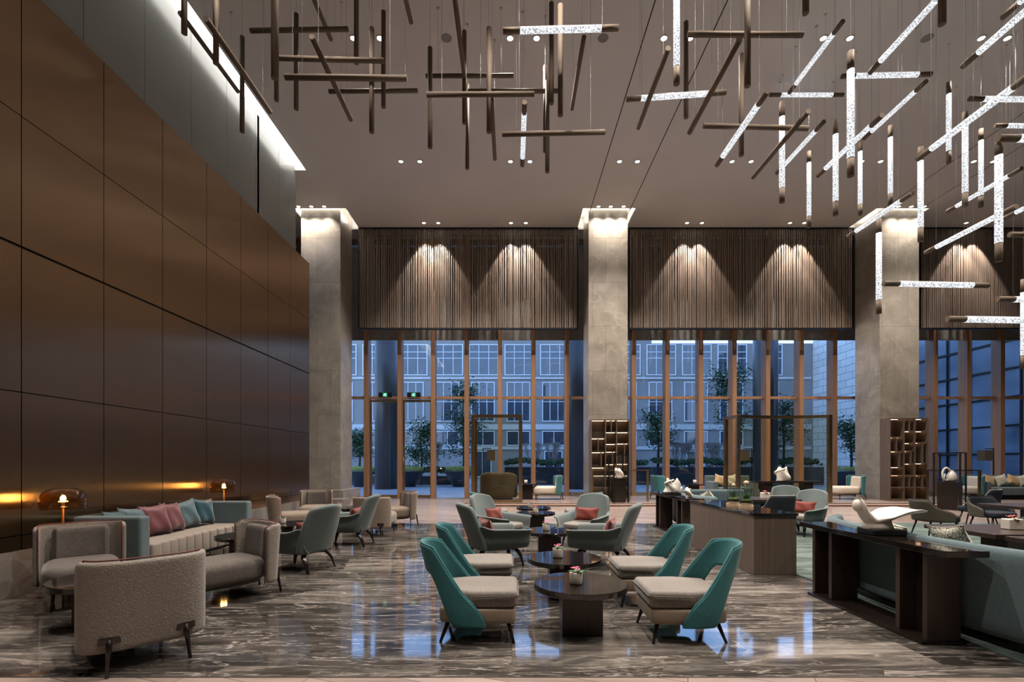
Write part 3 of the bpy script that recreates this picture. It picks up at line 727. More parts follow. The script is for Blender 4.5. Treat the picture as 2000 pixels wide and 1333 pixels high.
clone(B,(1.55,10.85,0),-90,'small teal chair tucked behind the forward facing armchair near the bookcase',GB)
GTB='round dark coffee tables in a line'
RT=round_table('large round dark table closest to the camera with a pink flower pot',(.59,4.17,0),GTB)
for Y,l in ((5.28,'second round dark table of the line counted from the camera'),(7.42,'third round dark table of the line, between the four armchairs'),(10.1,'fourth round dark table of the line counted from the camera'),(11.2,'last and farthest round dark table of the line')): clone(RT,(.57 if Y<9 else .5,Y,0),0,l,GTB)
GTL='round dark tables along the bronze wall'
clone(RT,(-3.68,4.36,0),0,'round dark table partly hidden by the patterned chair back',GTL)
clone(RT,(-3.82,6.95,0),0,'round dark table in front of the striped seat sofa',GTL)
clone(RT,(-3.72,8.3,0),0,'round dark table carrying a pot between tan chair and blue grey armchairs',GTL)
clone(RT,(-3.75,11.3,0),0,'round dark table far off near the base of the marble column',GTL)
GP='small flower pots on the tables'
F1=pot('pale pot of pink orchid on the table closest to the camera',(.545,4.12,.42),GP)
for loc,l in (((.50,5.27,.42),'pale pot of pink orchid on the second table of the line'),((.52,7.38,.42),'pale pot of pink orchid on the table between the armchairs'),((.49,10.0,.42),'pale flower pot on the fourth table of the line'),((.42,11.15,.42),'pale flower pot on the farthest table of the line'),
  ((-3.50,4.26,.42),'flower pot whose pink petals show over the patterned chair back'),((-3.93,8.28,.42),'pale flower pot with a pink bloom by the tan chairs'),((-4.0,11.2,.42),'small red flower pot on the table near the column base')):
    clone(F1,loc,random.uniform(0,90),l,GP)
GR='rust red lumbar cushions'
for (x,y,z,rz),l in (((-2.93,6.66,0,-110),'rust red cushion mostly hidden behind the textured back of an armchair'),((-2.93,8.62,0,-93),'rust red cushion in the side on armchair near the tan chairs'),
  ((-.24,6.95,0,112),'rust red cushion peeping past the back turned armchair on the door side'),((-.20,8.45,0,55),'rust red cushion in the armchair beside the glass box'),((1.27,6.90,0,-112),'rust red cushion peeping past the back turned armchair on the island side'),
  ((1.26,8.50,0,-33),'rust red cushion in the forward facing armchair near the bookcase'),((5.82,9.75,.014,-60),'rust red cushion in the armchair behind the island')):
    cushion(l,(x-.13*sin(R(rz)),y+.13*cos(R(rz)),z+.54),(-16,0,rz),GR,M['rust'],.46,.25,.12)

# ---- wall sofa (front to +X)
sf=thing('curved_sofa','long grey teal sofa with beige channelled seat standing under the bronze wall','sofa',(-4.90,7.08,0),90)
def sofa_out(t,half=1.18):    # outline x along length, y depth, concave towards the front
    return t
def Pback(u,v):
    x=(u-.5)*2*1.16; y=.44-.06*(x/1.16)**2; return (x,y,.16+.62*v)
ob('backrest',MB().grid(Pback,18,4),M['sofateal'],sf,solid=.14,sub=1,off=1)
for sx in (-1,1): ob('armrest',MB().box(sx*1.17-.085,sx*1.17+.085,-.42,.40,.14,.80),M['sofateal'],sf,bevel=.03,seg=3)
for n in range(3):
    x0=-1.075+n*.717; mb=MB()
    for k in range(4):
        a=x0+.004+k*.1775; b=a+.174; c=(a+b)/2; o=.05*(1-(c/1.1)**2)
        mb.box(a,b,-.45+o*1.6,.30,.15,.44)
    ob('seat_cushion',mb,M['sofaseat'],sf,bevel=.028,seg=3,smooth=True)
ob('plinth_frame',MB().box(-1.1,1.1,-.30,.35,.10,.15),M['black'],sf)
for x in (-1.0,-.35,.35,1.0):
    for y in (-.26,.32): ob('leg',MB().cyl((x,y,0),(x,y,.11),.012,n=8),M['steel'],sf)
GQ='velvet cushions on the wall sofa'
for Y,X,z,tilt,rz,m,l in ((6.18,-5.02,.64,-22,100,'cushdark','dark teal cushion lying behind the near arm of the wall sofa'),(6.45,-5.03,.65,-16,85,'cushlight','light teal cushion half hidden behind the first pink cushion'),
   (6.74,-4.97,.66,-16,82,'pink','dusty pink cushion nearer to the sofa arm closest to the camera'),(7.10,-4.99,.66,-18,96,'pink','dusty pink cushion standing beside the light teal one'),(7.46,-5.03,.66,-15,82,'cushlight','light teal cushion between pink and dark teal cushions'),(7.86,-5.02,.66,-12,84,'cushdark','shiny dark teal cushion at the far arm of the wall sofa')):
    cushion(l,(X,Y,z),(tilt,(Y*37%1-.5)*16,rz),GQ,M[m],.43,.43,.16)
# ---- amber lamps
def lamp(label,loc):
    t=thing('amber_lamp',label,'floor lamp',loc,0,'amber glass lamps by the bronze wall')
    ob('base',MB().lathe([(.001,0),(.13,0),(.13,.015),(.02,.022),(.001,.022)],28),M['brass'],t,smooth=True)
    ob('pole',MB().cyl((0,0,.02),(0,0,.98),.012,n=12),M['brass'],t,smooth=True)
    sh=ob('lamp_shade',MB().lathe([(.205,.95),(.208,1.02),(.20,1.08),(.17,1.13),(.12,1.16),(.05,1.168),(.001,1.168)],40),M['amber'],t,smooth=True,solid=.004)
    ob('shade_rim',MB().lathe([(.015,.945),(.20,.93),(.21,.95),(.205,.965),(.015,.955)],40),M['amber'],t,smooth=True)
    ob('bulb',MB().ball((0,0,1.045),.026,.026,.042,14,10),M['bulb'],t,smooth=True)
    ob('bulb_holder',MB().cyl((0,0,.98),(0,0,1.01),.018,n=12),M['brass'],t,smooth=True)
    l=bpy.data.lights.new('lamp_glow','POINT'); l.energy=9; l.color=(1,.76,.48); l.shadow_soft_size=.045; o=link(bpy.data.objects.new('lamp_glow',l)); o.location=(loc[0],loc[1],1.05)
lamp('amber glass mushroom lamp behind the low grey chair, nearer to the camera',(-5.08,5.47,0))
lamp('amber glass mushroom lamp beyond the far arm of the sofa',(-5.08,8.52,0))

# ------------------------------------------------------------------ right side: island, consoles, booths
isl=thing('island_cabinet','brown oak island counter with a dark polished top','cabinet',(3.405,7.37,0),0)
ob('cabinet_body',MB().box(-.275,.275,-1.12,1.12,0,.765),M['oak'],isl,bevel=.003)
ob('counter_top',MB().box(-.29,.29,-1.14,1.14,.765,.80),M['tabletop'],isl,bevel=.004)
def console(label,x0,x1,y0,y1,h=.78):
    t=thing('console_table',label,'console table',((x0+x1)/2,(y0+y1)/2,0),0,'dark console tables behind the booths')
    a=(x1-x0)/2; b=(y1-y0)/2
    ob('table_top',MB().box(-a,a,-b,b,h-.05,h),M['tabletop'],t,bevel=.003)
    ob('base_plate',MB().box(-a-.02,a,-b*.80,b*.80,0,.03),M['darkwood'],t,bevel=.003)
    for s in (-1,1):
        ob('leg',MB().box(-a+.03,a-.04,s*b*.62-.16,s*b*.62-.115,.03,h-.05),M['brownwood'],t,bevel=.003)
        ob('leg',MB().box(-a+.03,a-.04,s*b*.62+.115,s*b*.62+.16,.03,h-.05),M['brownwood'],t,bevel=.003)
        ob('leg_web',MB().box(-.02,.02,s*b*.62-.115,s*b*.62+.115,.03,h-.05),M['darkwood'],t)
    return t
console('dark console table nearest the camera carrying the white winged sculpture',3.28,3.62,3.66,5.52)
console('dark console table beyond the island carrying the small white sculpture',3.25,3.60,9.05,11.3)
def booth(label,c,rx,ry,h=.80,A0=118,A1=290):
    t=thing('booth_sofa',label,'sofa',(c[0],c[1],.014),0,'curved teal booth sofas')
    def f(a,b,z0,z1,lo=A0,hi=A1):
        def g(u,v):
            an=R(lo+(hi-lo)*u); x,y=sup(an,a,b,3.2); return (x,y,z0+(z1-z0)*v)
        return g
    ob('backrest_shell',MB().grid(f(rx,ry,.10,h),48,6),M['boothteal'],t,solid=.11,sub=1,off=1)
    pts=[f(rx-.10,ry-.10,0,1)(i/40,0)[:2] for i in range(41)]+[f(rx-.66,ry-.66,0,1)(1-i/40,0)[:2] for i in range(41)]
    ob('seat_cushion',MB().prism(pts,.2,.43),M['boothteal'],t,bevel=.03,seg=3)
    pl=[f(rx-.05,ry-.05,0,1)(i/40,0)[:2] for i in range(41)]+[f(rx-.6,ry-.6,0,1)(1-i/40,0)[:2] for i in range(41)]
    ob('plinth',MB().prism(pl,0,.1),M['darkwood'],t)
    return t
booth('curved teal booth sofa behind the nearest console table',(4.98,4.58),1.26,1.62)
booth('curved teal booth sofa behind the far console table',(4.98,10.3),1.26,1.4,.80,70,222)
def rect_table(label,x0,x1,y0,y1,h=.65,grp='dark rectangular tables at the booths',z=.014):
    t=thing('rectangular_table',label,'table',((x0+x1)/2,(y0+y1)/2,z),0,grp)
    a=(x1-x0)/2; b=(y1-y0)/2
    ob('table_top',MB().box(-a,a,-b,b,h-.05,h),M['brownwood'],t,bevel=.004)
    ob('pedestal',MB().box(-.16,.16,-.16,.16,.02,h-.05),M['darkwood'],t); ob('base_plate',MB().box(-.28,.28,-.28,.28,0,.02),M['darkwood'],t)
rect_table('dark table top with the square flower pot in the near booth',5.3,6.5,5.3,6.22)
rect_table('dark table top at the picture edge, just nearer than the one with the pot',5.3,6.5,4.1,5.2)
rect_table('dark table beyond the near booth beside the olive tub chairs',8.75,10.2,8.3,9.1,.68)
rect_table('dark table with a pot in the booth behind the island',4.9,6.0,10.0,10.9,.68)
F2=pot('square pale pot of coral succulents on the near booth table',(5.92,5.72,.664),GP,'sq',1.15,'petal2')
clone(F2,(5.42,10.35,.694),0,'square pale pot of red succulents on the booth table behind the island',GP)
N=tub_chair('tub_chair','charcoal tub chair with a pale piped edge, backed to the camera behind the island',(4.82,9.0,.014),-165,'dark tub chairs',M['navy'],M['navy'],M['nickel'])
O1=tub_chair('tub_chair','olive tub chair with black frame seen side on behind the square pot',(8.02,9.15,.014),80,'olive tub chairs',M['olive'],M['navy'],M['black'],.74,.60)
clone(O1,(9.75,9.8,.014),0,'olive tub chair with an oval back facing out beyond the farther table','olive tub chairs')
clone(O1,(8.15,7.5,.014),170,'olive tub chair cut by the picture edge near the square pot','olive tub chairs')
clone(N,(10.5,10.9,.014),-150,'charcoal tub chair with a pale edge at the picture edge before the window sofa','dark tub chairs')
GZ='printed cushions on the teal booths'
for loc,rot,l,m in (((3.86,4.22,.75),(-25,8,92),'cream and black printed cushion standing above the near console end','printed'),((3.88,4.85,.70),(-25,-10,88),'printed cushion peeping out beside the white sculpture','printed'),((3.88,9.5,.74),(-30,20,95),'printed cushion on the booth beyond the island','printed')):
    cushion(l,loc,rot,GZ,M[m],.34,.34,.12)
# glass jars with plants
def jar(label,loc,r,h,ball):
    t=thing('glass_cloche',label,'glass jar',loc,0,'plant terrariums on the island')
    ob('wooden_base',MB().lathe([(.001,0),(r+.01,0),(r+.01,.03),(.001,.03)],28),M['cork'],t,smooth=False)
    ob('jar_glass',MB().lathe([(r,.03),(r,h*.62),(r*.9,h*.75),(r*.6,h*.86),(r*.3,h*.90),(r*.28,h*.93)],32),M['jar'],t,smooth=True,solid=.003)
    ob('soil',MB().lathe([(.001,.031),(r-.01,.031),(r-.01,.09),(.001,.10)],24),M['soil'],t)
    ob('moss',MB().lathe([(r-.011,.09),(r-.012,.105),(.04,.125),(.001,.12)],20),M['moss'],t,smooth=True)
    lm=MB(); rnd=random.Random(int(r*1000))
    for i in range(46):
        a=rnd.uniform(0,6.3); e=rnd.uniform(.5,1.4); ln=rnd.uniform(.05,.13); c=Vector((rnd.uniform(-.03,.03),rnd.uniform(-.03,.03),.12)); d=Vector((cos(a)*cos(e)*.7,sin(a)*cos(e)*.7,sin(e))); n=Vector((-sin(a),cos(a),0))
        lm.add([c,c+d*ln*.5+n*.012,c+d*ln,c+d*ln*.5-n*.012],[(0,1,2,3)])
    ob('plant',lm,M['leaf'],t,solid=.002)
    ob('stopper',MB().ball((0,0,h*.94),.036 if ball else .028,.036 if ball else .028,.036 if ball else .028,14,10),M['cork'],t,smooth=True)
jar('taller glass terrarium with a pale wooden ball stopper on the island',(3.43,7.08,.80),.09,.38,True)
jar('lower glass terrarium standing behind the taller one on the island',(3.40,7.42,.80),.095,.33,False)
# sculptures
def wing():
    t=thing('winged_sculpture','white winged sculpture with a rounded knob on the nearest console table','sculpture',(3.47,4.56,.78),0)
    ob('base',MB().prism([(-.15,-.12),(.14,-.15),(.15,.11),(-.12,.14)],0,.055),M['black'],t,bevel=.01)
    mb=MB()
    def f(u,v):
        ang=2*pi*u; # swept body from knob to wing
        pts=[(-.21,0,.30,.055,.06),(-.19,0,.27,.075,.07),(-.15,0,.19,.075,.065),(-.09,0,.125,.10,.05),(.0,0,.135,.16,.035),(.12,0,.18,.19,.026),(.26,0,.21,.17,.02),(.37,0,.215,.10,.014),(.42,0,.21,.02,.006)]
        i=v*(len(pts)-1); a=int(min(i,len(pts)-2)); r=i-a
        q=[pts[a][k]*(1-r)+pts[a+1][k]*r for k in range(5)]
        return (q[0],q[3]*cos(ang),q[2]+q[4]*sin(ang)+ .25*(q[3]*cos(ang))**2/.2*(v>.4))
    mb.grid(f,20,24); mb.ball((-.205,0,.27),.05,.05,.06,14,10)
    ob('wing_body',mb,M['ceramic'],t,sub=1)
    ob('foot',MB().lathe([(.13,.05),(.115,.09),(.10,.15),(.001,.15)],24,(-.02,0,0)),M['ceramic'],t,smooth=True)
wing()
def fold(label,loc,s,seed,base=True,rz=0):
    t=thing('folded_sculpture',label,'sculpture',loc,rz,None,s)
    rnd=random.Random(seed)
    if base: ob('base',MB().box(-.17,.17,-.12,.12,0,.04),M['black'],t,bevel=.005)
    z=.04 if base else 0
    def f(u,v):
        a=2*pi*u; r=.13*(1+.30*sin(2*a+seed)+.18*sin(3*a+2*v*3+seed*2)); zz=z+.26*v*(1+.22*sin(a*2+seed)); k=1-.35*v*v+.2*sin(v*5+a)
        return (r*k*cos(a)+.05*v*sin(seed),r*k*sin(a)*.7,zz)
    ob('folded_body',MB().grid(f,28,10),M['ceramic'],t,solid=.02,sub=1)
    ob('inner_curl',MB().tube([(.13*cos(k*.45),.07*sin(k*.45),z+.05+.02*k) for k in range(12)],[.02+.012*sin(k*.3) for k in range(12)],8),M['ceramic'],t,smooth=True)
    return t
fold('small white folded sculpture on a black base on the far console table',(3.43,10.4,.78),1.0,2)
fold('low crumpled cream sculpture lying on the far console table',(3.46,9.45,.78),.62,5,False)
fold('pale hollow sculpture on the tall plinth before the bookcase of the middle column',(px(1213,16.0)+.0,16.28,.96),1.05,4,False)
# knotted vase inside second frame
# display frames
def frame(label,x,Y,w,h,rz,ph,z=0):
    t=thing('display_frame',label,'display stand',(x,Y,z),rz,'black open display frames')
    a=w/2; r=.022
    mb=MB()
    for sx in (-1,1):
        for sy in (-1,1): ob('post',MB().box(sx*a-r,sx*a+r,sy*a-r,sy*a+r,0,h),M['black'],t)
    for zz in (h-.03,): mb.box(-a,a,-a-r,-a+r,zz,zz+.03).box(-a,a,a-r,a+r,zz,zz+.03).box(-a-r,-a+r,-a,a,zz,zz+.03).box(a-r,a+r,-a,a,zz,zz+.03)
    ob('top_ring',mb,M['black'],t)
    ob('plinth',MB().box(-a+.06,a-.06,-a+.06,a-.06,0,ph),M['darkwood'],t,bevel=.004)
frame('black display frame with a dark plinth before the bookcase of the middle column',px(1213,16.0),16.28+.12,.50,1.62,8,.82,.12)
frame('black display frame holding the looped vase near the farthest column',px(1855,15.1),15.1,.62,1.78,35,.86)
t=thing('looped_vase','pale looped vase on the plinth inside the black frame near the farthest column','vase',(px(1855,15.1),15.1,.86),0)
ob('vase_body',MB().lathe([(.001,0),(.09,0),(.13,.10),(.12,.22),(.08,.30),(.05,.34),(.05,.36)],24,(.06,0,0)),M['ceramic'],t,smooth=True)
ob('handle',MB().tube([(-.10+.13*cos(a*.35),0,.24+.20*sin(a*.35)) for a in range(0,18)],.028,8),M['ceramic'],t,smooth=True)
ob('vase_strap',MB().tube([(-.16,0.02,.0),(-.19,0,.12),(-.17,0,.26)],.03,8),M['ceramic'],t,smooth=True)
# balustrades
def rail(label,x0,x1,Y,z=0):
    t=thing('bronze_railing',label,'railing',((x0+x1)/2,Y,z),0,'low bronze and glass railings')
    a=(x1-x0)/2
    for s in (-1,1): ob('post',MB().box(s*a-.035,s*a+.035,-.03,.03,0,1.1),M['brass'],t,bevel=.003)
    ob('handrail',MB().box(-a+.035,a-.035,-.025,.025,1.06,1.1),M['brass'],t)
    ob('glass_panel',MB().box(-a+.04,a-.04,-.005,.005,.02,1.06),M['glass'],t)
rail('low bronze railing in front of the bookcase of the middle column',px(1157,16.75),px(1265,16.75),16.75,.12)
rail('low bronze railing around the frame with the looped vase',px(1811,16.6),px(1913,16.6),16.6,.12)
# bookcases
def bookcase(label,x0,Y,w,h,d):
    t=thing('bookcase',label,'bookcase',(x0,Y,.12),0,'lit open bookcases in front of the columns')
    th=.035
    ob('carcass',MB().box(0,th,0,d,0,h).box(w-th,w,0,d,0,h).box(th,w-th,0,d,h-th,h).box(th,w-th,0,d,0,.06).box(th,w-th,d-.02,d,.06,h-th),M['oak'],t)
    cx=[th,w*.38,w*.66,w-th]
    cut=[[0,.227,.405,.604,.705,.855,1],[0,.15,.30,.40,.56,.705,.855,1],[0,.15,.295,.555,.705,.855,1]]
    div={(0,1):(.19,),(0,2):(.27,),(1,0):(.52,),(1,3):(.56,),(1,5):(.52,),(2,2):(.86,),(2,4):(.86,)}
    up=MB(); 
    for x in cx[1:3]: up.box(x-.012,x+.012,.01,d-.02,.06,h-th)
    zt=h-th; zb=.06; Z=lambda f: zt-(zt-zb)*f
    led=MB(); sh=MB()
    for c in range(3):
        a,b=cx[c]+(0.012 if c else 0),cx[c+1]-(.012 if c<2 else 0)
        for i,f in enumerate(cut[c][:-1]):
            if i: sh.box(a,b,.01,d-.02,Z(f)-.012,Z(f)+.012)
            zc=Z(f)-.013 if i else zt-.001
            led.box(a+.03,b-.03,d*.55,d*.55+.015,zc-.008,zc)
            for q in div.get((c,i),()): up.box(w*q-.01,w*q+.01,.01,d-.02,Z(cut[c][i+1]),zc)
    ob('divider',up,M['oak'],t); ob('shelves',sh,M['oak'],t); ob('shelf_light',led,M['ledshelf'],t)
bookcase('lit open bookcase in front of the middle marble column',px(1154,17.12),17.12,px(1231,17.12)-px(1154,17.12),2.88,.36)
bookcase('lit open bookcase in front of the farthest marble column, showing its side panel',px(1738,17.0),17.0,px(1814,17.0)-px(1738,17.0),2.92,.46)
# glass boxes
def post_frame(label,x0,x1,Y,h,dep,z=0,arc=0):
    t=thing('glass_partition',label,'glass screen',((x0+x1)/2,Y,z),0,'bronze framed glass screens')
    a=(x1-x0)/2; p=.06
    for s in (-1,1): ob('post',MB().box(s*a-p,s*a+p,-.06,.06,0,h),M['brass'],t,bevel=.004)
    ob('post',MB().box(-a-p,-a+p,dep-.12,dep,0,h),M['brass'],t,bevel=.004)
    n=12; tr=MB(); br=MB(); gl=MB()
    for i in range(n):
        u0=-a+p+(2*a-2*p)*i/n; u1=-a+p+(2*a-2*p)*(i+1)/n; y0=arc*(1-(u0/a)**2); y1=arc*(1-(u1/a)**2)
        def seg(m,z0,z1,hw): m.add([(u0,y0-hw,z0),(u1,y1-hw,z0),(u1,y1+hw,z0),(u0,y0+hw,z0),(u0,y0-hw,z1),(u1,y1-hw,z1),(u1,y1+hw,z1),(u0,y0+hw,z1)],[(0,3,2,1),(4,5,6,7),(0,1,5,4),(1,2,6,5),(2,3,7,6),(3,0,4,7)])
        seg(tr,h-.1,h,.05); seg(br,0,.08,.05)
        gl.add([(u0,y0,.08),(u1,y1,.08),(u1,y1,h-.1),(u0,y0,h-.1)],[(0,1,2,3)])
    tr.box(-a-.04,-a+.04,.06,dep-.12,h-.1,h); br.box(-a-.04,-a+.04,.06,dep-.12,0,.08)
    ob('top_rail',tr,M['brass'],t); ob('bottom_rail',br,M['brass'],t)
    ob('glass_panel',gl,M['smoke'],t,solid=.01); ob('side_glass',MB().box(-a-.005,-a+.005,.06,dep-.12,.08,h-.1),M['smoke'],t)
post_frame('tall bronze framed glass box behind the row of round tables',px(923,16.05),px(1017,16.05),16.28,2.96,1.1,.12)
post_frame('wide curved bronze framed glass screen behind the booth beyond the island',px(1447,16.1),px(1628,16.1),16.3,2.96,1.0,.12,.35)
# ---- seating on the platform
GW='cream seated chairs along the windows'
W1=low_chair('low_lounge_chair','cream seat chair with a teal back beside the tall glass box','chair',M['teal'],M['cream'],M['cream'],M['nickel'],(px(1070,17.7),17.75,.12),-88,GW,1.12)
for x,rz,l in ((1303,100,'chair with tan inside and green back by the window next to the middle column'),(1655,-90,'cream seat chair with a teal back beside the column near the curved glass screen'),(1884,-90,'cream seat chair with a teal back behind the looped vase')):
    clone(W1,(px(x,17.8),17.85,.12),rz,l,GW)
t=thing('high_back_sofa','olive high backed sofa seen from behind through the tall glass box','sofa',(px(974,18.0),17.9,.12),180)
def hb(u,v):
    ang=R(90+(u-.5)*2*100); x,y=sup(ang,.62,.42,2.6); e=abs(u-.5)*2; return (x,y,.06+(.94-.22*max(0,e-.35))*v)
ob('backrest_shell',MB().grid(hb,24,5),M['olive'],t,solid=.07,sub=1,off=1); ob('seat_cushion',MB().prism(supoly(.55,.38,3,28,(0,-.03)),.15,.42),M['cream'],t,bevel=.04,seg=3); ob('plinth',MB().prism(supoly(.52,.35,3,24,(0,0)),0,.15),M['black'],t)
def small_table(label,x,Y,z=.12):
    t=thing('side_table',label,'table',(x,Y,z),0,'small dark square tables by the windows'); ob('table_top',MB().box(-.36,.36,-.3,.3,.52,.56),M['tabletop'],t,bevel=.004); ob('pedestal',MB().box(-.2,.2,-.16,.16,0,.52),M['darkwood'],t)
    return t
small_table('small dark square table beside the tall glass box',px(1030,17.6),17.75)
small_table('small dark square table before the window behind the small white sculpture',px(1355,17.6),17.75)
for x,l in ((1027,'little grey cup on the square table by the glass box'),(1357,'little cup on the square table behind the white sculpture')):
    tag(ob('cup',MB().lathe([(.001,0),(.055,0),(.06,.15),(.05,.15),(.045,.02),(.001,.02)],16),M['stonepot'],loc=(px(x,17.7),17.7,.68),smooth=True),l,'cup','cups by the windows')
def win_sofa(label,x0,x1,Y):
    t=thing('window_sofa',label,'sofa',((x0+x1)/2,Y,.12),0,'teal sofas along the windows'); a=(x1-x0)/2
    ob('backrest',MB().box(-a,a,.28,.44,.12,.86),M['sofateal'],t,bevel=.03,seg=3)
    for s in (-1,1): ob('armrest',MB().box(s*(a-.09)-.09,s*(a-.09)+.09,-.4,.28,.1,.66),M['sofateal'],t,bevel=.04,seg=3)
    n=max(1,round((2*a-.36)/.8)); w_=(2*a-.36)/n
    for i in range(n): ob('seat_cushion',MB().box(-a+.18+i*w_+.005,-a+.18+(i+1)*w_-.005,-.42,.28,.16,.44),M['sofateal'],t,bevel=.03,seg=3)
    ob('plinth',MB().box(-a+.1,a-.1,-.3,.36,0,.12),M['black'],t)
win_sofa('teal sofa with mustard cushion behind the island and beside the glass screen',px(1388,17.7),px(1475,17.7),17.85)
win_sofa('long teal sofa with mustard and printed cushions near the picture edge',px(1917,17.7),px(2060,17.7),17.9)
GX_='cushions on the window sofas'
for x,m,l in ((1407,'mustard','mustard cushion on the sofa behind the island'),(1430,'printed','printed cushion beside the mustard one on the sofa behind the island'),(1932,'mustard','mustard cushion nearest the bronze railing on the long window sofa'),(1957,'printed','printed cushion between the two mustard ones on the long window sofa'),(1980,'mustard','second mustard cushion of the long window sofa'),(2000,'printed','printed cushion cut by the picture edge on the long window sofa')):
    cushion(l,(px(x,17.95),17.97,.80),(-16,18 if m=='mustard' else -14,0),GX_,M[m],.46,.42,.15)
def floor_lamp(label,x,Y,z,d=1):
    t=thing('shade_floor_lamp',label,'floor lamp',(x,Y,z),0,'dark square shade floor lamps')
    ob('base',MB().box(-.14,.14,-.14,.14,0,.02),M['black'],t); ob('pole',MB().box(-.014,.014,-.014,.014,.02,1.9),M['black'],t); ob('arm',MB().box(min(0,-d*.32),max(0,-d*.32),-.012,.012,1.87,1.9),M['black'],t)
    ob('lamp_shade',MB().box(-d*.32-.16,-d*.32+.16,-.16,.16,1.42,1.82),M['shade'],t)
floor_lamp('dark square shade lamp seen through the tall glass box',px(943,18.3),18.4,.12,-1)
floor_lamp('dark square shade lamp seen through the curved glass screen',px(1472,18.6),18.75,.12,1)
floor_lamp('dark square shade lamp behind the long window sofa at the picture edge',px(1948,18.5),18.65,.12,1)
t=thing('console_table','dark console table seen through the curved glass screen','console table',((px(1470,15.5)+px(1600,15.5))/2,15.5,0),0,'dark console tables behind the booths')
hw=(px(1600,15.5)-px(1470,15.5))/2
ob('table_top',MB().box(-hw,hw,-.2,.2,.82,.87),M['darkwood'],t,bevel=.003)
for s in (-1,1): ob('leg',MB().box(s*hw*.6-.14,s*hw*.6+.14,-.15,.15,0,.82),M['darkwood'],t)
fold('large white folded sculpture on the console before the curved glass screen',(px(1527,15.5),15.5,.87),1.5,7,False)

# ------------------------------------------------------------------ outside
M['paving']=plain('wet grey paving',(.42,.43,.44),.28,0,.2,1.5)
M['facade']=plain('grey stone facade',(.24,.225,.21),.7,0,.1,.5)
M['facadelight']=plain('pale stone band',(.5,.49,.47),.7,0,.1,.5)
M['winframe']=plain('white window frames',(.62,.63,.64),.5)
M['darkglass']=plain('dark reflecting glass',(.05,.06,.075),.05,0,.3,.4,1.0)
M['wingglass']=plain('coated blue curtain glass',(.26,.33,.42),.12,.75,.35,.35)
M['planter']=plain('dark stone planter',(.018,.018,.02),.35)
M['column_out']=plain('dark metal portico column',(.04,.032,.028),.35,.1,.1)
M['bark']=plain('brown bark',(.10,.07,.05),.9)
M['twig']=plain('pale bare twigs',(.30,.25,.21),.9)
M['hedge']=plain('dark hedge leaves',(.045,.085,.03),.7,0,.5,6)
M['treeleaf']=plain('dark glossy tree leaves',(.055,.12,.04),.5,0,.5,6)
M['yellow']=plain('yellow green flowers',(.22,.22,.02),.7,0,.4,8)
def tilemat():
    m,nt,b=new('pale stone tile wall'); v=coords(nt,(1,1,1),False)
    s=nd(nt,'ShaderNodeSeparateXYZ'); nt.links.new(v,s.inputs[0]); c=nd(nt,'ShaderNodeCombineXYZ'); nt.links.new(s.outputs[1],c.inputs[0]); nt.links.new(s.outputs[2],c.inputs[1])
    bt=nd(nt,'ShaderNodeTexBrick'); bt.inputs['Scale'].default_value=1; bt.inputs['Brick Width'].default_value=1.5; bt.inputs['Row Height'].default_value=.6; bt.inputs['Mortar Size'].default_value=.02
    bt.inputs['Color1'].default_value=(.58,.57,.53,1); bt.inputs['Color2'].default_value=(.68,.67,.63,1); bt.inputs['Mortar'].default_value=(.15,.15,.15,1); nt.links.new(c.outputs[0],bt.inputs['Vector']); nt.links.new(bt.outputs['Color'],b.inputs['Base Color']); b.inputs['Roughness'].default_value=.5
    return m
M['tile']=tilemat()
struct('ground_outside',MB().box(-60,60,WY+.1,90,-.25,-.02),M['paving'])
bd=thing('office_building','grey stone office block with white framed windows across the court','building',(0,45,0))
bx=MB()
ob('facade_wall',MB().box(-30,13,0,10,0,14.5).box(13,28.6,0,10,0,12.6),M['facade'],bd)
ob('stone_band',MB().box(-30,27.8,-.15,0,4.55,5.05).box(-30,27.8,-.12,0,9.25,9.45).box(-30,27.8,-.12,0,2.7,3.0),M['facadelight'],bd)
def winmesh(w,h,nx,hz):
    fr=MB(); t=.09
    fr.box(0,t,-.1,0,0,h).box(w-t,w,-.1,0,0,h).box(t,w-t,-.1,0,0,t).box(t,w-t,-.1,0,h-t,h)
    for i in range(1,nx): fr.box(w*i/nx-.03,w*i/nx+.03,-.09,0,t,h-t)
    for z in hz: fr.box(t,w-t,-.085,0,h*z-.03,h*z+.03)
    return fr
wm={}
def addwin(k,x,z,w,h,nx,hz):
    if k not in wm:
        f=ob('window_frame',winmesh(w,h,nx,hz),M['winframe'],bd,loc=(x,0,z)); g=ob('window_pane',MB().box(.05,w-.05,-.03,-.01,.05,h-.05),M['darkglass'],f); wm[k]=(f,g)
    else:
        f,g=wm[k]; f2=f.copy(); link(f2); f2.parent=bd; f2.location=(x,0,z); g2=g.copy(); link(g2); g2.parent=f2
x=-17.2; i=0
while x<26:
    if x+2.6<28:
        addwin('up',x,9.6,2.75,2.9,3,(.55,.75)); addwin('mid',x+.2,5.3,2.2,3.7,3,(.5,)); addwin('low',x+.2,3.05,2.2,1.4,2,())
        if i%2==0: addwin('shop',x+.4,.1,1.7,2.5,2,())
    x+=3.3; i+=1
wg=thing('side_wing_building','glass and pale tile wing running back along the court','building',(28,35,0))
ob('tile_wall',MB().box(0,6,1.0,9.98,0,16),M['tile'],wg)
ob('glass_wall',MB().box(0,6,-13,1.0,0,16),M['wingglass'],wg)
g=MB()
for z in [.3+1.6*k for k in range(10)]: g.box(-.12,0,-13,1.0,z,z+.12)
for y in [-13+1.5*k for k in range(10)]: g.box(-.10,0,y,y+.07,0,16)
ob('glazing_bars',g,M['black'],wg)
GCo='round dark portico columns outside'
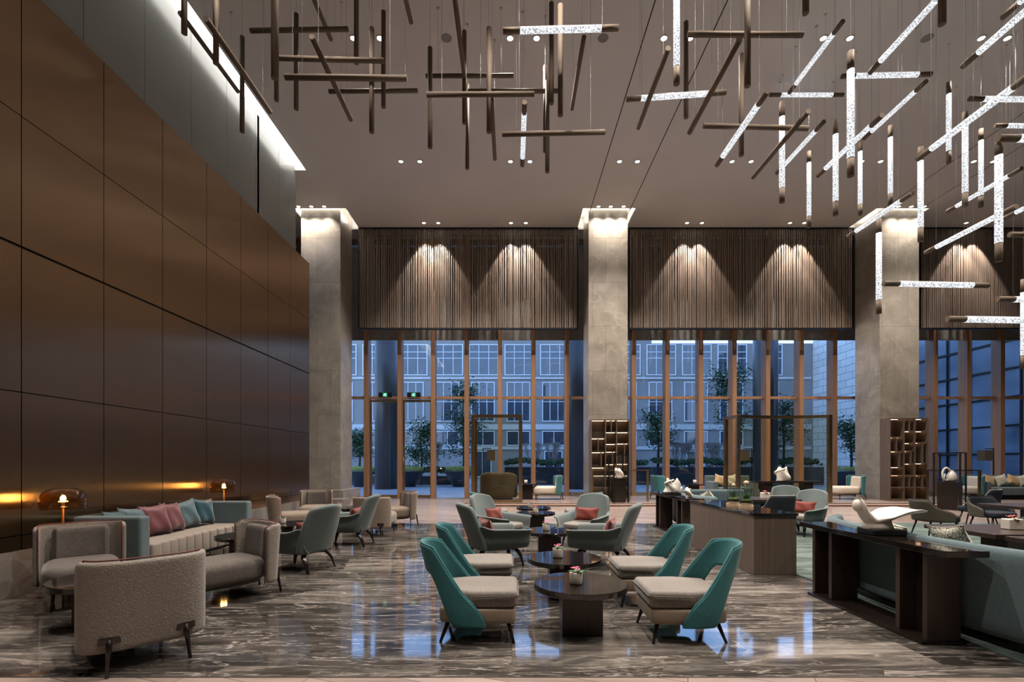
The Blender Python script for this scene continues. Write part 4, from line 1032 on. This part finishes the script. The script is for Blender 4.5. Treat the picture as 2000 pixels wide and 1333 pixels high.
for x,l in ((755,'round dark column standing outside behind the first glass door leaf'),(1126,'round dark column standing outside beside the middle marble column'),(1495,'round dark column standing outside behind the curved glass screen')):
    t=tag(ob('portico_column',MB().cyl((0,0,0),(0,0,11.5),.65,n=40),M['column_out'],loc=(px(x,27.5),27.5,-.02)),l,'column',GCo)
    for p in t.data.polygons: p.use_smooth=len(p.vertices)==4
GPl='long dark planters across the court'
for a,b,l in ((-14,-3.2,'low dark planter wall behind the glass doors'),(-.5,9.3,'long dark planter wall between the round tables and the curved screen'),(9.8,21,'long dark planter wall behind the curved glass screen')):
    h=.55 if a<-10 else 1.18
    t=tag(ob('long_planter',MB().box(a,b,32.5,34.5,-.02,h),M['planter'],bevel=.02),l,'planter',GPl)
    hd=MB(); rnd=random.Random(int(a*7))
    for i in range(int((b-a)*150)):
        x=rnd.uniform(a,b); y=rnd.uniform(32.6,34.4); z=h+.1+rnd.uniform(0,.34)+.09*(1+sin(x*2)); an=rnd.uniform(0,6.3); s=.11
        hd.add([(x-s*cos(an),y-s*sin(an),z),(x+.03,y,z+s),(x+s*cos(an),y+s*sin(an),z+.03),(x,y,z-s*.6)],[(0,1,2,3)])
    hp=tag(ob('hedge',hd,M['hedge']),'clipped green hedge growing on the '+l,'hedge','hedges along the planters',kind='stuff')
def bowl(label,x,Y):
    t=thing('bowl_planter',label,'planter',(x,Y,-.02),0,'wide dark bowl planters with yellow flowers')
    ob('bowl',MB().lathe([(.001,0),(.35,0),(.9,.95),(.85,.97),(.001,.9)],28),M['planter'],t)
    m=MB(); rnd=random.Random(int(x*10))
    for i in range(260):
        a=rnd.uniform(0,6.3); r=.85*sqrt(rnd.random()); z=.97+rnd.uniform(0,.25); s=.07; m.add([(r*cos(a)-s,r*sin(a),z),(r*cos(a),r*sin(a)+s,z+s),(r*cos(a)+s,r*sin(a),z)],[(0,1,2)])
    ob('flowers',m,M['yellow'],t)
for x,l in ((703,'dark bowl planter with yellow flowers beside the bronze wall column'),(800,'dark bowl planter with yellow flowers behind the door handle'),(896,'dark bowl planter with yellow flowers next to the tall glass box'),(1648,'dark bowl planter with yellow flowers beside the farthest column')): bowl(l,px(x,30),30)
def tree(label,x,Y,h,r,seed,n=900,trunk=.09,leafm='treeleaf'):
    n=int(n*2.2); z0_=1.1 if Y>32.4 else 0; h-=z0_
    t=thing('court_tree',label,'tree',(x,Y,z0_),0,'dark leaved trees in the court'); rnd=random.Random(seed)
    tr=MB(); tr.tube([(0,0,0),(.05,0,h*.4),(-.04,.03,h*.7),(0,0,h*.95)],[trunk,trunk*.8,trunk*.5,.02],8)
    tips=[]
    for i in range(16):
        z=h*rnd.uniform(.3,.92); a=rnd.uniform(0,6.3); l=r*rnd.uniform(.5,1)*(1.15-z/h*.6); e=(l*cos(a),l*sin(a),z+l*.45); tr.tube([(0,0,z),(e[0]*.5,e[1]*.5,z+l*.1),e],[.03,.02,.008],5); tips.append(Vector(e)); tips.append(Vector(e)*.5+Vector((0,0,z))*.5)
    ob('trunk',tr,M['bark'],t,smooth=True)
    lf=MB()
    for i in range(n):
        c=rnd.choice(tips)+Vector([rnd.gauss(0,.22*r) for _ in range(3)]); a=rnd.uniform(0,6.3); d=Vector((cos(a),sin(a),rnd.uniform(-.5,.8)))*.13; nn=Vector((-sin(a),cos(a),rnd.uniform(-.5,.5)))*.05
        lf.add([c-d,c+nn,c+d,c-nn],[(0,1,2,3)])
    ob('crown',lf,M[leafm],t)
tree('leafy tree outside behind the second glass door leaf',px(822,31.5),31.5,4.3,1.3,1)
tree('tall magnolia outside between the doors and the tall glass box',px(905,31),31,6.2,1.5,2,1200)
tree('leafy tree outside above the hedge next to the middle column',px(1285,33.3),33.3,5.2,1.3,3)
tree('tall tree outside just before the curved glass screen',px(1425,33.3),33.3,8.0,1.7,4,1300)
tree('tree outside seen over the curved glass screen',px(1530,33.3),33.3,5.6,1.4,5)
tree('dark tree outside beside the farthest marble column',px(1662,31.5),31.5,4.6,1.3,6)
tree('dark bushy tree outside beside the column at the bronze wall',px(702,33),33,3.4,1.1,8)
def shrub(label,x,Y,z,seed):
    t=thing('bare_shrub',label,'shrub',(x,Y,z),0,'bare twiggy shrubs above the hedge'); rnd=random.Random(seed); m=MB()
    def br(p,d,l,r,k):
        e=p+d*l; m.tube([p,(p+e)/2+Vector((rnd.uniform(-.05,.05),0,0)),e],[r,r*.85,r*.6],4)
        if k: 
            for _ in range(3):
                nd_=(d+Vector((rnd.uniform(-.45,.45),rnd.uniform(-.45,.45),rnd.uniform(.1,.6)))).normalized(); br(e,nd_,l*.66,r*.6,k-1)
    for i in range(5):
        d=Vector((rnd.uniform(-.3,.3),rnd.uniform(-.25,.25),1)).normalized(); br(Vector((rnd.uniform(-.15,.15),rnd.uniform(-.1,.1),0)),d,.95,.045,4)
    ob('twigs',m,M['twig'],t)
for i,(x,l) in enumerate(((1325,'bare twiggy shrub outside, first one right of the middle column shrubs'),(1352,'bare twiggy shrub outside between two oak window fins'),(1385,'bare twiggy shrub outside directly behind the second oak fin'),(1408,'bare twiggy shrub outside nearest the curved glass screen'),(1045,'bare twiggy shrub outside behind the cream seat chair'),(1085,'bare twiggy shrub outside beside the round portico column'),(850,'bare twiggy shrub outside behind the glass doors'))):
    shrub(l,px(x,33.6),33.6,.5,i+20)
